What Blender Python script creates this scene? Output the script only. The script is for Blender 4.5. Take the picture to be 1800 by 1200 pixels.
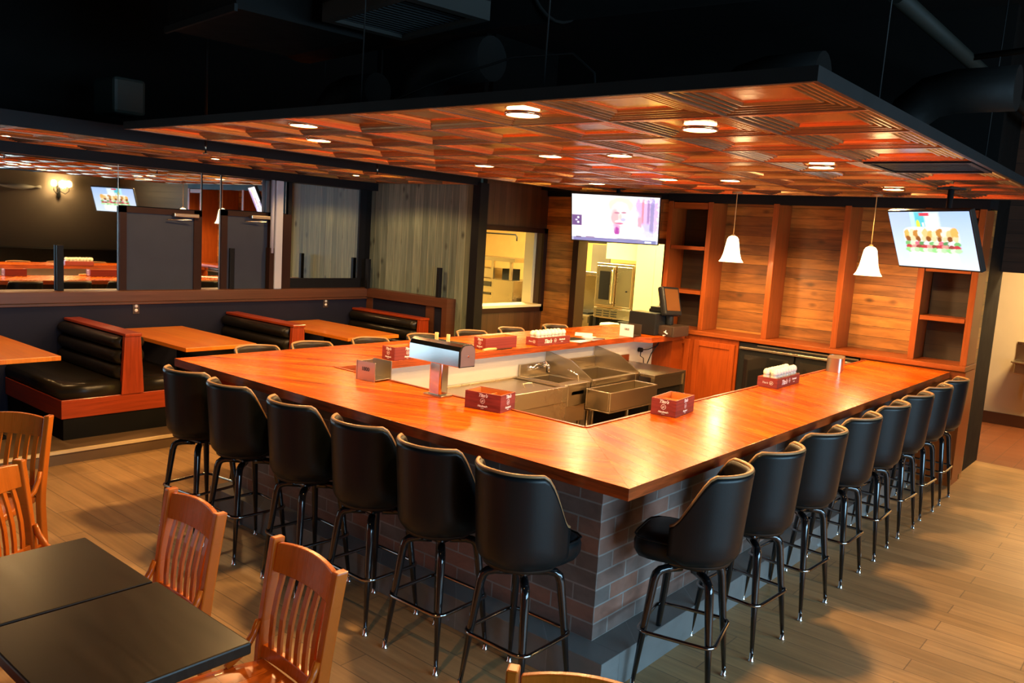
import bpy, bmesh, math, random
from mathutils import Vector, Matrix
random.seed(7)
S = bpy.context.scene
for o in list(bpy.data.objects): bpy.data.objects.remove(o, do_unlink=True)
COL = S.collection
PI = math.pi

# ------------------------------------------------------------------ camera
cam = bpy.data.cameras.new('camera'); cam_ob = bpy.data.objects.new('camera', cam); COL.objects.link(cam_ob)
yaw, pitch, roll = -0.6935395, 0.1296458, 0.0634922
f = Vector((math.sin(yaw)*math.cos(pitch), math.cos(yaw)*math.cos(pitch), -math.sin(pitch)))
r = Vector((math.cos(yaw), -math.sin(yaw), 0)); u = r.cross(f)
r2 = r*math.cos(roll)+u*math.sin(roll); u2 = -r*math.sin(roll)+u*math.cos(roll)
M = Matrix((r2, u2, -f)).transposed().to_4x4(); M.translation = Vector((1.671836, -2.810263, 2.060031))
cam_ob.matrix_world = M
cam.sensor_fit = 'HORIZONTAL'; cam.sensor_width = 36; cam.lens = 1447.774/1800*36
cam.clip_start = .05; cam.clip_end = 60
S.camera = cam_ob
S.view_settings.view_transform = 'Standard'; S.view_settings.look = 'None'
S.view_settings.gamma = 1; S.view_settings.use_curve_mapping = False
S.view_settings.exposure = 0.0

# ------------------------------------------------------------------ world and large lights
w = bpy.data.worlds.new('world'); S.world = w; w.use_nodes = True
w.node_tree.nodes['Background'].inputs[0].default_value = (.5, .7, 1, 1)
w.node_tree.nodes['Background'].inputs[1].default_value = 0.0
def light(name, kind, loc, energy, color, **k):
    l = bpy.data.lights.new(name, kind); l.energy = energy; l.color = color
    o = bpy.data.objects.new(name, l); COL.objects.link(o); o.location = loc
    rot = k.pop('rot', None); aim = k.pop('aim', None)
    if rot: o.rotation_euler = rot
    if aim: o.rotation_euler = (Vector(aim)-Vector(loc)).to_track_quat('-Z', 'Y').to_euler()
    for a, b in k.items(): setattr(l, a, b)
    return o
# daylight through the street windows in the right wall (bluish)
light('window_daylight', 'AREA', (6.6, .2, 1.7), 620, (.42, .74, 1.0), rot=(0, PI/2, 0), shape='RECTANGLE', size=2.0, size_y=6.2)
light('left_daylight', 'AREA', (-7.3, -4.6, 1.25), 45, (.62, .86, 1.0), rot=(0, -PI/2, 0), shape='RECTANGLE', size=2.3, size_y=3.0)
# warm room lamp over the front dining area, then an added aisle fill
light('dining_lamp_light', 'SPOT', (-.1, -2.5, 3.7), 110, (1, .55, .2), aim=(-.7, -1.5, .8), spot_size=.75, spot_blend=.7, shadow_soft_size=.06)
light('aisle_fill_light', 'SPOT', (3.6, 3.0, 3.9), 220, (1, .64, .32), aim=(2.4, 3.0, 0), spot_size=1.3, spot_blend=.9, shadow_soft_size=.1)  # added warm fill for the right floor, no lamp hangs here
# kitchen fluorescent troffers
light('kitchen_lamp_light', 'AREA', (-6.3, 6.6, 2.75), 330, (1, .74, .28), rot=(0, 0, 0), shape='RECTANGLE', size=1.2, size_y=.6)
light('kitchen_lamp_light', 'AREA', (-3.9, 6.6, 2.75), 130, (1, .74, .28), rot=(0, 0, 0), shape='RECTANGLE', size=.6, size_y=1.0)
light('hall_lamp_light', 'AREA', (.9, 8.2, 2.7), 120, (1, .64, .28), rot=(0, 0, 0), shape='RECTANGLE', size=.9, size_y=.6)

# ------------------------------------------------------------------ node materials
def new_mat(name):
    m = bpy.data.materials.new(name); m.use_nodes = True
    nt = m.node_tree; b = nt.nodes['Principled BSDF']
    return m, nt, b
def nd(nt, t, **k):
    n = nt.nodes.new(t)
    for a, v in k.items(): setattr(n, a, v)
    return n
def setin(n, **k):
    for a, v in k.items():
        n.inputs[a].default_value = v
def C4(c): return (c[0], c[1], c[2], 1)
def coord(nt): return nd(nt, 'ShaderNodeTexCoord').outputs['Object']
def math_(nt, op, a, b=None, c=None, clamp=False):
    n = nd(nt, 'ShaderNodeMath', operation=op, use_clamp=clamp)
    for i, x in enumerate((a, b, c)):
        if x is None: continue
        if isinstance(x, (int, float)): n.inputs[i].default_value = x
        else: nt.links.new(x, n.inputs[i])
    return n.outputs[0]
def mixc(nt, fac, a, b, mode='MIX'):
    n = nd(nt, 'ShaderNodeMix', data_type='RGBA', blend_type=mode)
    for s, x in ((0, fac), (6, a), (7, b)):
        if isinstance(x, (int, float)): n.inputs[s].default_value = x
        elif isinstance(x, tuple): n.inputs[s].default_value = C4(x)
        else: nt.links.new(x, n.inputs[s])
    return n.outputs[2]
def plain(name, col, rough=.5, metal=0, var=.12, scale=6, emis=None, estr=0, coat=0, spec=.5, bump=0, bscale=60, stretch=None, trans=0, aniso=0):
    m, nt, b = new_mat(name)
    co = coord(nt)
    if stretch:
        mp = nd(nt, 'ShaderNodeMapping'); mp.inputs['Scale'].default_value = stretch; nt.links.new(co, mp.inputs[0]); co = mp.outputs[0]
    n = nd(nt, 'ShaderNodeTexNoise'); setin(n, Scale=scale, Detail=4.0); nt.links.new(co, n.inputs['Vector'])
    v = math_(nt, 'MULTIPLY_ADD', n.outputs[0], 2*var, 1-var)
    col4 = mixc(nt, 1.0, tuple(col[:3]), v, 'MULTIPLY')
    nt.links.new(col4, b.inputs['Base Color'])
    rr = math_(nt, 'MULTIPLY_ADD', n.outputs[0], rough*.3, rough*.85); nt.links.new(rr, b.inputs['Roughness'])
    setin(b, Metallic=metal); b.inputs['Coat Weight'].default_value = coat; b.inputs['Coat Roughness'].default_value = .08
    b.inputs['Specular IOR Level'].default_value = spec
    if trans: b.inputs['Transmission Weight'].default_value = trans
    if aniso: b.inputs['Anisotropic'].default_value = aniso
    if emis: b.inputs['Emission Color'].default_value = C4(emis); b.inputs['Emission Strength'].default_value = estr
    if bump:
        n2 = nd(nt, 'ShaderNodeTexNoise'); setin(n2, Scale=bscale, Detail=3.0); nt.links.new(co, n2.inputs['Vector'])
        bp = nd(nt, 'ShaderNodeBump'); setin(bp, Strength=bump, Distance=.01); nt.links.new(n2.outputs[0], bp.inputs['Height']); nt.links.new(bp.outputs[0], b.inputs['Normal'])
    return m
def planks(name, uv, vv, L, W, c1, c2, gap=(.01, .006, .004), gapw=.004, rough=.5, grain=(1.5, 34), gamt=.55, knots=0.0, coat=0, bump=.25, offset=.5, spec=.5, blot=.0, bias=0.0, metal=0):
    m, nt, b = new_mat(name); co = coord(nt)
    def dot(v):
        n = nd(nt, 'ShaderNodeVectorMath', operation='DOT_PRODUCT'); nt.links.new(co, n.inputs[0]); n.inputs[1].default_value = v; return n.outputs['Value']
    U, V = dot(uv), dot(vv)
    cb = nd(nt, 'ShaderNodeCombineXYZ'); nt.links.new(U, cb.inputs[0]); nt.links.new(V, cb.inputs[1])
    bk = nd(nt, 'ShaderNodeTexBrick', offset=offset, offset_frequency=2)
    setin(bk, Scale=1.0); bk.inputs['Mortar Size'].default_value = gapw; bk.inputs['Mortar Smooth'].default_value = .1
    bk.inputs['Bias'].default_value = bias; bk.inputs['Brick Width'].default_value = L; bk.inputs['Row Height'].default_value = W
    bk.inputs['Color1'].default_value = C4(c1); bk.inputs['Color2'].default_value = C4(c2); bk.inputs['Mortar'].default_value = C4(gap)
    nt.links.new(cb.outputs[0], bk.inputs['Vector'])
    # per plank shift of the grain
    sh = math_(nt, 'FLOOR', math_(nt, 'DIVIDE', V, W))
    cg = nd(nt, 'ShaderNodeCombineXYZ')
    nt.links.new(math_(nt, 'MULTIPLY', U, grain[0]), cg.inputs[0]); nt.links.new(math_(nt, 'MULTIPLY', V, grain[1]), cg.inputs[1]); nt.links.new(math_(nt, 'MULTIPLY', sh, 3.7), cg.inputs[2])
    n = nd(nt, 'ShaderNodeTexNoise'); setin(n, Scale=1.0, Detail=6.0, Roughness=.6, Distortion=.4); nt.links.new(cg.outputs[0], n.inputs['Vector'])
    g = math_(nt, 'MULTIPLY_ADD', math_(nt, 'SUBTRACT', n.outputs[0], .5), 2.2*gamt, 1.0)
    col = mixc(nt, 1.0, bk.outputs['Color'], g, 'MULTIPLY')
    if blot:
        n3 = nd(nt, 'ShaderNodeTexNoise'); setin(n3, Scale=1.6, Detail=3.0); nt.links.new(co, n3.inputs['Vector'])
        col = mixc(nt, 1.0, col, math_(nt, 'MULTIPLY_ADD', math_(nt, 'SUBTRACT', n3.outputs[0], .5), 3*blot, 1.0), 'MULTIPLY')
    if knots:
        ck = nd(nt, 'ShaderNodeCombineXYZ'); nt.links.new(math_(nt, 'MULTIPLY', U, 3.2), ck.inputs[0]); nt.links.new(math_(nt, 'MULTIPLY', V, .62/W), ck.inputs[1]); nt.links.new(math_(nt, 'MULTIPLY', sh, 1.3), ck.inputs[2])
        vo = nd(nt, 'ShaderNodeTexVoronoi'); setin(vo, Scale=1.0); nt.links.new(ck.outputs[0], vo.inputs['Vector'])
        k = math_(nt, 'MULTIPLY_ADD', vo.outputs['Distance'], -7.0, 1.35, clamp=True)
        col = mixc(nt, math_(nt, 'MULTIPLY', k, knots), col, tuple(x*.16 for x in c1))
    nt.links.new(col, b.inputs['Base Color'])
    nt.links.new(math_(nt, 'MULTIPLY_ADD', n.outputs[0], rough*.35, rough*.82), b.inputs['Roughness'])
    b.inputs['Coat Weight'].default_value = coat; b.inputs['Coat Roughness'].default_value = .12; b.inputs['Specular IOR Level'].default_value = spec; b.inputs['Metallic'].default_value = metal
    if bump:
        hsum = math_(nt, 'SUBTRACT', math_(nt, 'MULTIPLY', n.outputs[0], .25), bk.outputs['Fac'])
        bp = nd(nt, 'ShaderNodeBump'); setin(bp, Strength=bump, Distance=.006); nt.links.new(hsum, bp.inputs['Height']); nt.links.new(bp.outputs[0], b.inputs['Normal'])
    return m
X_, Y_, Z_ = (1, 0, 0), (0, 1, 0), (0, 0, 1)
def dirv(deg): a = math.radians(deg); return (math.cos(a), math.sin(a), 0), (-math.sin(a), math.cos(a), 0)
MT = {}
MT['floor'] = planks('plank_tile_floor', X_, Y_, 1.2, .155, (.42, .25, .105), (.53, .32, .14), gap=(.25, .16, .08), gapw=.003, rough=.38, grain=(1.6, 26), gamt=.42, blot=.18, bump=.12, offset=.37)
MT['step'] = planks('grey_step_tile', (1, 1, 0), Z_, .6, .4, (.19, .19, .185), (.23, .23, .22), gap=(.3, .3, .3), gapw=.002, rough=.4, grain=(4, 8), gamt=.3, bump=.1)
MT['brick'] = planks('brick_tile', (1, 1, 0), Z_, .255, .084, (.30, .14, .095), (.15, .135, .125), gap=(.30, .28, .26), gapw=.0045, rough=.55, grain=(7, 9), gamt=.55, blot=.25, bump=.5)
a1, b1 = dirv(24); MT['top_front'] = planks('stained_counter_wood_front', a1, b1, 2.2, .085, (.58, .125, .003), (.40, .066, .002), gap=(.14, .022, .003), gapw=.0011, rough=.27, grain=(2.0, 26), gamt=1.05, coat=.03, spec=.13, bump=.05, blot=.35)
a1, b1 = dirv(-22); MT['top_right'] = planks('stained_counter_wood_right', a1, b1, 2.2, .085, (.54, .110, .003), (.36, .056, .002), gap=(.14, .022, .003), gapw=.0011, rough=.27, grain=(2.0, 26), gamt=1.05, coat=.03, spec=.13, bump=.05, blot=.35)
a1, b1 = dirv(35); MT['top_left'] = planks('stained_counter_wood_left', a1, b1, 2.2, .085, (.56, .118, .003), (.33, .050, .002), gap=(.14, .022, .003), gapw=.0011, rough=.27, grain=(2.0, 26), gamt=1.2, coat=.03, spec=.13, bump=.05, blot=.45)
MT['edge_wood'] = planks('counter_edge_wood', (1, 1, 0), Z_, 3.0, .3, (.30, .05, .008), (.25, .04, .006), gapw=0, rough=.35, grain=(5, 60), gamt=1.0, coat=.2, bump=.03)  # darker than the tops: shade on the outward edges put into the colour
MT['table_wood'] = planks('booth_table_wood', X_, Y_, 2.0, .11, (.80, .25, .02), (.70, .18, .012), gapw=.0006, gap=(.4, .1, .02), rough=.32, grain=(2, 30), gamt=.3, coat=.45, bump=.03)
MT['booth_wood'] = planks('booth_trim_wood', Z_, (1, 1, 0), 2.0, .3, (.34, .042, .006), (.30, .036, .005), gapw=0, rough=.35, grain=(2.5, 45), gamt=.6, coat=.3, bump=.03)
MT['booth_wood_h'] = planks('booth_rail_wood', (1, 1, 0), Z_, 2.0, .3, (.34, .042, .006), (.30, .036, .005), gapw=0, rough=.35, grain=(2.5, 45), gamt=.6, coat=.3, bump=.03)
MT['chair_wood'] = planks('chair_wood', Z_, X_, 2.0, .4, (.50, .115, .008), (.43, .09, .006), gapw=0, rough=.28, grain=(2.5, 40), gamt=.25, coat=.2, spec=.35, bump=.02)
MT['seat_wood'] = planks('chair_seat_wood', Y_, X_, 2.0, .09, (.58, .13, .012), (.48, .095, .008), gapw=.0005, rough=.26, grain=(3, 30), gamt=.3, coat=.4, bump=.02)
MT['shelf_wood'] = planks('shelf_wood', Z_, (1, 1, 0), 3.0, .5, (.27, .06, .010), (.22, .048, .008), gapw=0, rough=.38, grain=(2.5, 45), gamt=.5, coat=.03, spec=.2, bump=.03)
MT['shelf_wood_h'] = planks('shelf_board_wood', X_, (0, 1, 1), 3.0, .6, (.27, .06, .010), (.22, .048, .008), gapw=0, rough=.38, grain=(2.5, 45), gamt=.5, coat=.03, spec=.2, bump=.03)
MT['cab_wood'] = planks('cabinet_wood', Z_, X_, 3.0, .6, (.32, .06, .008), (.26, .045, .006), gapw=0, rough=.4, grain=(2.5, 40), gamt=.4, coat=.03, spec=.2, bump=.03)
MT['boards'] = planks('stained_wall_boards', (1, 1, 0), Z_, 2.4, .105, (.44, .18, .035), (.17, .06, .014), gap=(.05, .02, .008), gapw=.002, rough=.45, grain=(2.6, 18), gamt=1.0, knots=.85, bump=.35, offset=.3, blot=.25)
MT['grey_planks'] = planks('grey_stained_planks', Z_, (1, 1, 0), 6.0, .125, (.20, .25, .19), (.11, .145, .115), gap=(.36, .36, .24), gapw=.0024, rough=.6, grain=(1.6, 26), gamt=.9, knots=.9, bump=.2)
MT['brown_planks'] = planks('brown_vertical_planks', Z_, (1, 1, 0), 6.0, .10, (.075, .032, .014), (.05, .02, .009), gap=(.015, .007, .004), gapw=.0022, rough=.5, grain=(1.6, 30), gamt=.5, knots=.3, bump=.2)
MT['table_black'] = planks('black_table_wood', X_, Y_, 2.0, .15, (.016, .010, .006), (.011, .007, .005), gapw=.0005, rough=.34, spec=.25, grain=(3, 26), gamt=.7, bump=.06, blot=.3)
MT['rail'] = planks('mahogany_rail', Y_, Z_, 4.0, .4, (.10, .035, .015), (.085, .03, .013), gapw=0, rough=.4, grain=(2, 40), gamt=.4, bump=.03)
MT['vinyl'] = plain('black_vinyl', (.004, .0062, .0075), rough=.36, var=.15, scale=9, bump=.05, bscale=220, spec=.32)
MT['vinyl_in'] = plain('vinyl_orange_reflection', (.02, .013, .009), rough=.42, spec=.3, var=.2, scale=9, bump=.05, bscale=220)  # inner face of the backs: reflected orange put into the black vinyl colour
MT['piping'] = plain('brown_piping', (.34, .18, .075), rough=.35)
MT['booth_vinyl'] = plain('booth_vinyl', (.011, .009, .006), rough=.3, spec=.4, var=.3, scale=5, bump=.06, bscale=40)
MT['gloss_black'] = plain('black_enamel', (.006, .006, .007), rough=.12, var=.1, coat=.5)
MT['chrome'] = plain('chrome', (.75, .76, .78), rough=.12, metal=1, var=.05)
MT['dark_chrome'] = plain('smoked_chrome', (.38, .38, .39), rough=.13, metal=1, var=.08)
MT['steel'] = plain('brushed_steel', (.52, .46, .36), rough=.3, metal=1, var=.05, scale=2, stretch=(1, 1, 6))
MT['steel_h'] = plain('brushed_steel_sheet', (.52, .46, .36), rough=.28, metal=1, var=.06, scale=1.5, stretch=(1, 3, 3))
MT['black'] = plain('matt_black_paint', (.006, .0055, .005), rough=.7, spec=.12)
MT['ceiling'] = plain('black_ceiling', (.006, .006, .006), rough=.9, bump=.3, bscale=8, spec=.12)
MT['dark_metal'] = plain('dark_metal_edge', (.02, .022, .023), rough=.45, metal=.3, spec=.12)
MT['duct'] = plain('dark_painted_duct', (.007, .0065, .006), rough=.6, bump=.2, bscale=15, spec=.12)
MT['navy'] = plain('navy_panel_paint', (.013, .014, .028), rough=.55, spec=.12)
MT['door_grey'] = plain('grey_door_paint', (.038, .043, .058), rough=.5, spec=.12)
MT['dark_trim'] = plain('dark_brown_trim', (.028, .012, .008), rough=.45, spec=.12)
MT['black_trim'] = plain('black_trim', (.008, .008, .009), rough=.5, spec=.12)
MT['white_paint'] = plain('white_painted_board', (.62, .60, .55), rough=.55, var=.06)
MT['kitchen_wall'] = plain('kitchen_wall_paint', (.80, .72, .40), rough=.5, var=.04)
MT['hall_wall'] = plain('cream_hall_wall', (.72, .62, .44), rough=.55, var=.05)
MT['tan_wall'] = plain('tan_wall_paint', (.20, .155, .115), rough=.7, var=.06)
MT['hall_tile'] = planks('terracotta_tile_floor', X_, Y_, .2, .2, (.26, .09, .035), (.21, .07, .028), gap=(.15, .06, .03), gapw=.004, rough=.45, grain=(9, 9), gamt=.3, offset=0, bump=.15)
MT['column'] = plain('grey_painted_column', (.42, .43, .47), rough=.45, var=.06)
MT['mirror'] = plain('mirror_glass', (.82, .84, .84), rough=.015, metal=1, var=.01)
MT['glass'] = plain('clear_glass', (.95, .93, .85), rough=.06, trans=.55, var=.03, spec=.8)
MT['glass_pane'] = plain('dark_cooler_glass', (.01, .01, .011), rough=.06, spec=.8)
MT['paper'] = plain('white_paper', (.78, .76, .72), rough=.7, var=.04)
MT['purple_paper'] = plain('lilac_paper', (.42, .28, .34), rough=.6)
MT['black_plastic'] = plain('black_plastic', (.014, .015, .016), rough=.38, spec=.12)
MT['brown_plastic'] = plain('dark_brown_plastic', (.05, .032, .022), rough=.35)
MT['box_wood'] = planks('red_stained_crate_wood', X_, Z_, 2.0, .5, (.24, .04, .032), (.20, .03, .026), gapw=0, rough=.45, grain=(6, 50), gamt=.9, spec=.3, bump=.02)
MT['box_in'] = plain('raw_crate_wood', (.62, .22, .05), rough=.5)
MT['print_white'] = plain('white_printed_ink', (.85, .80, .75), rough=.5)
MT['print_dark'] = plain('dark_printed_ink', (.08, .07, .09), rough=.5)
MT['white_plastic'] = plain('white_plastic', (.75, .72, .66), rough=.4)
MT['blue_white'] = plain('white_card', (.75, .82, .85), rough=.5)
MT['wood_light'] = plain('pale_wood_handle', (.66, .40, .14), rough=.45)
def emit(name, col, strength, base=(.8, .8, .8)):
    m, nt, b = new_mat(name); n = nd(nt, 'ShaderNodeTexNoise'); setin(n, Scale=3.0)
    nt.links.new(coord(nt), n.inputs['Vector'])
    v = math_(nt, 'MULTIPLY_ADD', n.outputs[0], .1, .95)
    nt.links.new(mixc(nt, 1.0, tuple(col), v, 'MULTIPLY'), b.inputs['Emission Color'])
    b.inputs['Emission Strength'].default_value = strength; b.inputs['Base Color'].default_value = C4(base)
    return m
MT['lamp_warm'] = emit('lit_lamp_lens', (1, .72, .38), 22)
MT['shade_lit'] = emit('lit_glass_shade', (1, .74, .36), 6)
MT['bulb'] = emit('lit_bulb', (1, .62, .22), 30)
MT['troffer'] = emit('lit_troffer', (1, .85, .45), 4)
MT['day_pane'] = emit('daylight_pane', (.55, .85, 1.0), 2.2)

def copper(name):
    m, nt, b = new_mat(name); co = coord(nt)
    n = nd(nt, 'ShaderNodeTexNoise'); setin(n, Scale=5.0, Detail=4.0); nt.links.new(co, n.inputs['Vector'])
    col = mixc(nt, n.outputs[0], (.46, .24, .11), (.60, .34, .17)); nt.links.new(col, b.inputs['Base Color'])
    nt.links.new(math_(nt, 'MULTIPLY_ADD', n.outputs[0], .12, .16), b.inputs['Roughness']); b.inputs['Metallic'].default_value = .85
    n2 = nd(nt, 'ShaderNodeTexNoise'); setin(n2, Scale=7.0, Detail=2.0); nt.links.new(co, n2.inputs['Vector'])
    bp = nd(nt, 'ShaderNodeBump'); setin(bp, Strength=.12, Distance=.02); nt.links.new(n2.outputs[0], bp.inputs['Height']); nt.links.new(bp.outputs[0], b.inputs['Normal'])
    return m
MT['copper'] = copper('copper_tile')

# ------------------------------------------------------------------ mesh helpers
class MB:
    def __init__(s): s.bm = bmesh.new(); s.mats = []
    def mi(s, m):
        if m is None: return 0
        if m not in s.mats: s.mats.append(m)
        return s.mats.index(m)
    def box(s, x0, x1, y0, y1, z0, z1, m=None, rot=None, pivot=(0, 0, 0)):
        vs = [Vector((x, y, z)) for z in (z0, z1) for y in (y0, y1) for x in (x0, x1)]
        if rot is not None:
            p = Vector(pivot); vs = [rot @ (v-p)+p for v in vs]
        vs = [s.bm.verts.new(v) for v in vs]
        for a in ((0, 2, 3, 1), (4, 5, 7, 6), (0, 1, 5, 4), (2, 6, 7, 3), (0, 4, 6, 2), (1, 3, 7, 5)):
            fc = s.bm.faces.new([vs[i] for i in a]); fc.material_index = s.mi(m)
        return s
    def poly(s, pts, d, m=None):
        """prism: polygon pts (3d, planar) extruded by vector d"""
        a = [s.bm.verts.new(p) for p in pts]; b = [s.bm.verts.new(Vector(p)+Vector(d)) for p in pts]
        n = len(pts); i0 = s.mi(m)
        for fc in (s.bm.faces.new(a[::-1]), s.bm.faces.new(b)): fc.material_index = i0
        for i in range(n):
            fc = s.bm.faces.new((a[i], a[(i+1) % n], b[(i+1) % n], b[i])); fc.material_index = i0
        return s
    def tube(s, pts, rad, seg=10, m=None, closed=False, cap=True, smooth=True, scale2=1.0):
        pts = [Vector(p) for p in pts]; n = len(pts)
        rs = rad if isinstance(rad, (list, tuple)) else [rad]*n
        rings = []; up = Vector((0, 0, 1)); prev = None
        for i, p in enumerate(pts):
            if closed: t = (pts[(i+1) % n]-pts[i-1]).normalized()
            else: t = (pts[min(i+1, n-1)]-pts[max(i-1, 0)]).normalized()
            if prev is None:
                a = t.cross(up)
                if a.length < .05: a = t.cross(Vector((1, 0, 0)))
                a.normalize()
            else: a = (prev-t*prev.dot(t)).normalized()
            prev = a; b = t.cross(a)
            rings.append([s.bm.verts.new(p+(a*math.cos(q)+b*math.sin(q)*scale2)*rs[i]) for q in [2*PI*k/seg for k in range(seg)]])
        i0 = s.mi(m)
        for i in range(n if closed else n-1):
            A, B = rings[i], rings[(i+1) % n]
            for k in range(seg):
                fc = s.bm.faces.new((A[k], A[(k+1) % seg], B[(k+1) % seg], B[k])); fc.smooth = smooth; fc.material_index = i0
        if cap and not closed:
            s.bm.faces.new(rings[0][::-1]).material_index = i0; s.bm.faces.new(rings[-1]).material_index = i0
        return s
    def lathe(s, prof, seg=24, c=(0, 0, 0), m=None, smooth=True, cap=True):
        rings = [[s.bm.verts.new((c[0]+r_*math.cos(2*PI*k/seg), c[1]+r_*math.sin(2*PI*k/seg), c[2]+z)) for k in range(seg)] for r_, z in prof]
        i0 = s.mi(m)
        for A, B in zip(rings, rings[1:]):
            for k in range(seg):
                fc = s.bm.faces.new((A[k], A[(k+1) % seg], B[(k+1) % seg], B[k])); fc.smooth = smooth; fc.material_index = i0
        if cap:
            if prof[0][0] > 1e-4: s.bm.faces.new(rings[0][::-1]).material_index = i0
            if prof[-1][0] > 1e-4: s.bm.faces.new(rings[-1]).material_index = i0
        return s
    def grid(s, P, m=None, smooth=True, closeu=False):
        V = [[s.bm.verts.new(p) for p in row] for row in P]; i0 = s.mi(m)
        for i in range(len(V)-1 + (1 if closeu else 0)):
            A, B = V[i], V[(i+1) % len(V)]
            for j in range(len(A)-1):
                fc = s.bm.faces.new((A[j], A[j+1], B[j+1], B[j])); fc.smooth = smooth; fc.material_index = i0
        return V
    def build(s, name, mat, parent=None, bevel=0, bseg=2, loc=None, weld=False, smooth=False):
        bm = s.bm
        if weld: bmesh.ops.remove_doubles(bm, verts=bm.verts, dist=1e-5)
        bmesh.ops.recalc_face_normals(bm, faces=bm.faces)
        me = bpy.data.meshes.new(name); bm.to_mesh(me); bm.free()
        mats = [x for x in s.mats if x is not None]
        if mats:
            for x in s.mats: me.materials.append(MT[x] if isinstance(x, str) else (x or mat))
        else: me.materials.append(MT[mat] if isinstance(mat, str) else mat)
        if smooth:
            for p in me.polygons: p.use_smooth = True
        o = bpy.data.objects.new(name, me); COL.objects.link(o)
        if parent is not None: o.parent = parent
        if loc: o.location = loc
        if bevel:
            bv = o.modifiers.new('bevel', 'BEVEL'); bv.width = bevel; bv.segments = bseg; bv.limit_method = 'ANGLE'; bv.angle_limit = math.radians(50); bv.harden_normals = False
        return o
def B(*a, **k): return MB().box(*a, **k)
def struct(o, label=None):
    o['kind'] = 'structure'
    if label: o['label'] = label
    return o
def tag(o, label, cat, group=None, kind=None):
    o['label'] = label; o['category'] = cat
    if group: o['group'] = group
    if kind: o['kind'] = kind
    return o
def thing(name, label, cat, loc=(0, 0, 0), rz=0, group=None):
    o = bpy.data.objects.new(name, None); COL.objects.link(o); o.location = loc; o.rotation_euler = (0, 0, rz)
    o.empty_display_size = .1
    return tag(o, label, cat, group)
def copy_tree(o, parent=None):
    c = o.copy(); COL.objects.link(c)
    if parent is not None: c.parent = parent; c.matrix_parent_inverse = o.matrix_parent_inverse.copy()
    for ch in [q for q in KIDS.get(o.name, [])]: copy_tree(ch, c)
    return c
KIDS = {}
def index_kids():
    KIDS.clear()
    for q in bpy.data.objects:
        if q.parent: KIDS.setdefault(q.parent.name, []).append(q)
def dup(o, loc, rz, label, group=None):
    c = copy_tree(o); c.location = loc; c.rotation_euler = (0, 0, rz); c['label'] = label
    if group: c['group'] = group
    return c
def text(name, s, size, mat, parent, loc, rot, shear=0, extr=.0006, align='CENTER', bold=0):
    cu = bpy.data.curves.new(name, 'FONT'); cu.body = s; cu.size = size; cu.extrude = extr; cu.shear = shear; cu.align_x = align; cu.align_y = 'CENTER'; cu.offset = bold
    t = bpy.data.objects.new(name+'_tmp', cu); COL.objects.link(t)
    dg = bpy.context.evaluated_depsgraph_get(); dg.update()
    me = bpy.data.meshes.new_from_object(t.evaluated_get(dg)); me.name = name
    bpy.data.objects.remove(t, do_unlink=True)
    me.materials.clear(); me.materials.append(MT[mat])
    o = bpy.data.objects.new(name, me); COL.objects.link(o); o.parent = parent; o.location = loc; o.rotation_euler = rot
    return o
def ring_pts(hx, hy, rc, z, n=5, cx=0, cy=0):
    P = []
    for sx, sy, a0 in ((1, 1, 0), (-1, 1, 90), (-1, -1, 180), (1, -1, 270)):
        for k in range(n+1):
            a = math.radians(a0+90*k/n)
            P.append((cx+sx*(hx-rc)+rc*math.cos(a), cy+sy*(hy-rc)+rc*math.sin(a), z))
    return P

# ================================================================== SETTING
struct(B(-9.2, 6.1, -7.1, 6.9, -.1, 0).build('floor', 'floor'), 'worn brown plank tile floor')
struct(B(-9.2, 6.1, 6.9, 10.2, -.1, -.002).build('floor', 'hall_tile'), 'reddish brown tile floor of the kitchen and hall')
struct(B(-9.2, 6.1, -7.1, 10.2, 4.3, 4.4).build('ceiling', 'ceiling'), 'black exposed ceiling')
struct(B(6.0, 6.1, -7.1, -2.9, 0, 4.3).box(6.0, 6.1, 3.3, 10.2, 0, 4.3).box(6.0, 6.1, -2.9, 3.3, 0, .7).box(6.0, 6.1, -2.9, 3.3, 2.7, 4.3).build('wall_right', 'tan_wall'))
struct(B(-9.2, 6.1, -7.2, -7.1, 0, 4.3).build('wall_front', 'tan_wall'))
struct(B(-6.95, -6.82, -7.1, -6.1, 0, 4.3).box(-6.95, -6.82, -6.1, -3.05, 2.4, 4.3).box(-6.95, -6.82, -6.1, -3.05, 0, .1).build('wall_left', 'tan_wall'))
struct(MB().box(-6.93, -6.84, -6.12, -3.03, .08, .16).box(-6.93, -6.84, -6.12, -3.03, 2.34, 2.42).box(-6.93, -6.84, -4.62, -4.54, .1, 2.4).box(-6.93, -6.84, -3.11, -3.03, .1, 2.4).box(-6.93, -6.84, -6.12, -6.04, .1, 2.4).build('window_3', 'black_trim'), 'street window in the left wall')
struct(B(-9.3, -9.2, -7.1, 10.2, 0, 4.3).build('wall_kitchen', 'kitchen_wall'))
# street window in the right wall
def make_window():
    o = MB()
    for y in (-2.9, -1.35, .2, 1.75, 3.25): o.box(5.98, 6.08, y-.03, y+.03, .7, 2.7)
    o.box(5.98, 6.08, -2.93, 3.3, .66, .74).box(5.98, 6.08, -2.93, 3.3, 2.66, 2.74)
    struct(o.build('window_1', 'black_trim'), 'street window in the right wall')
make_window()
# platform for the booths
struct(MB().box(-6.7, -5.14, -3.0, 4.35, 0, .11).build('trim_1', plain('platform_floor_paint', (.16, .10, .05), rough=.45)), 'raised floor of the booth platform')
struct(B(-5.158, -5.128, -3.0, 4.35, .092, .116).build('trim_2', plain('worn_nosing', (.80, .62, .34), rough=.4)), 'worn step nosing of the booth platform')
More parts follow.
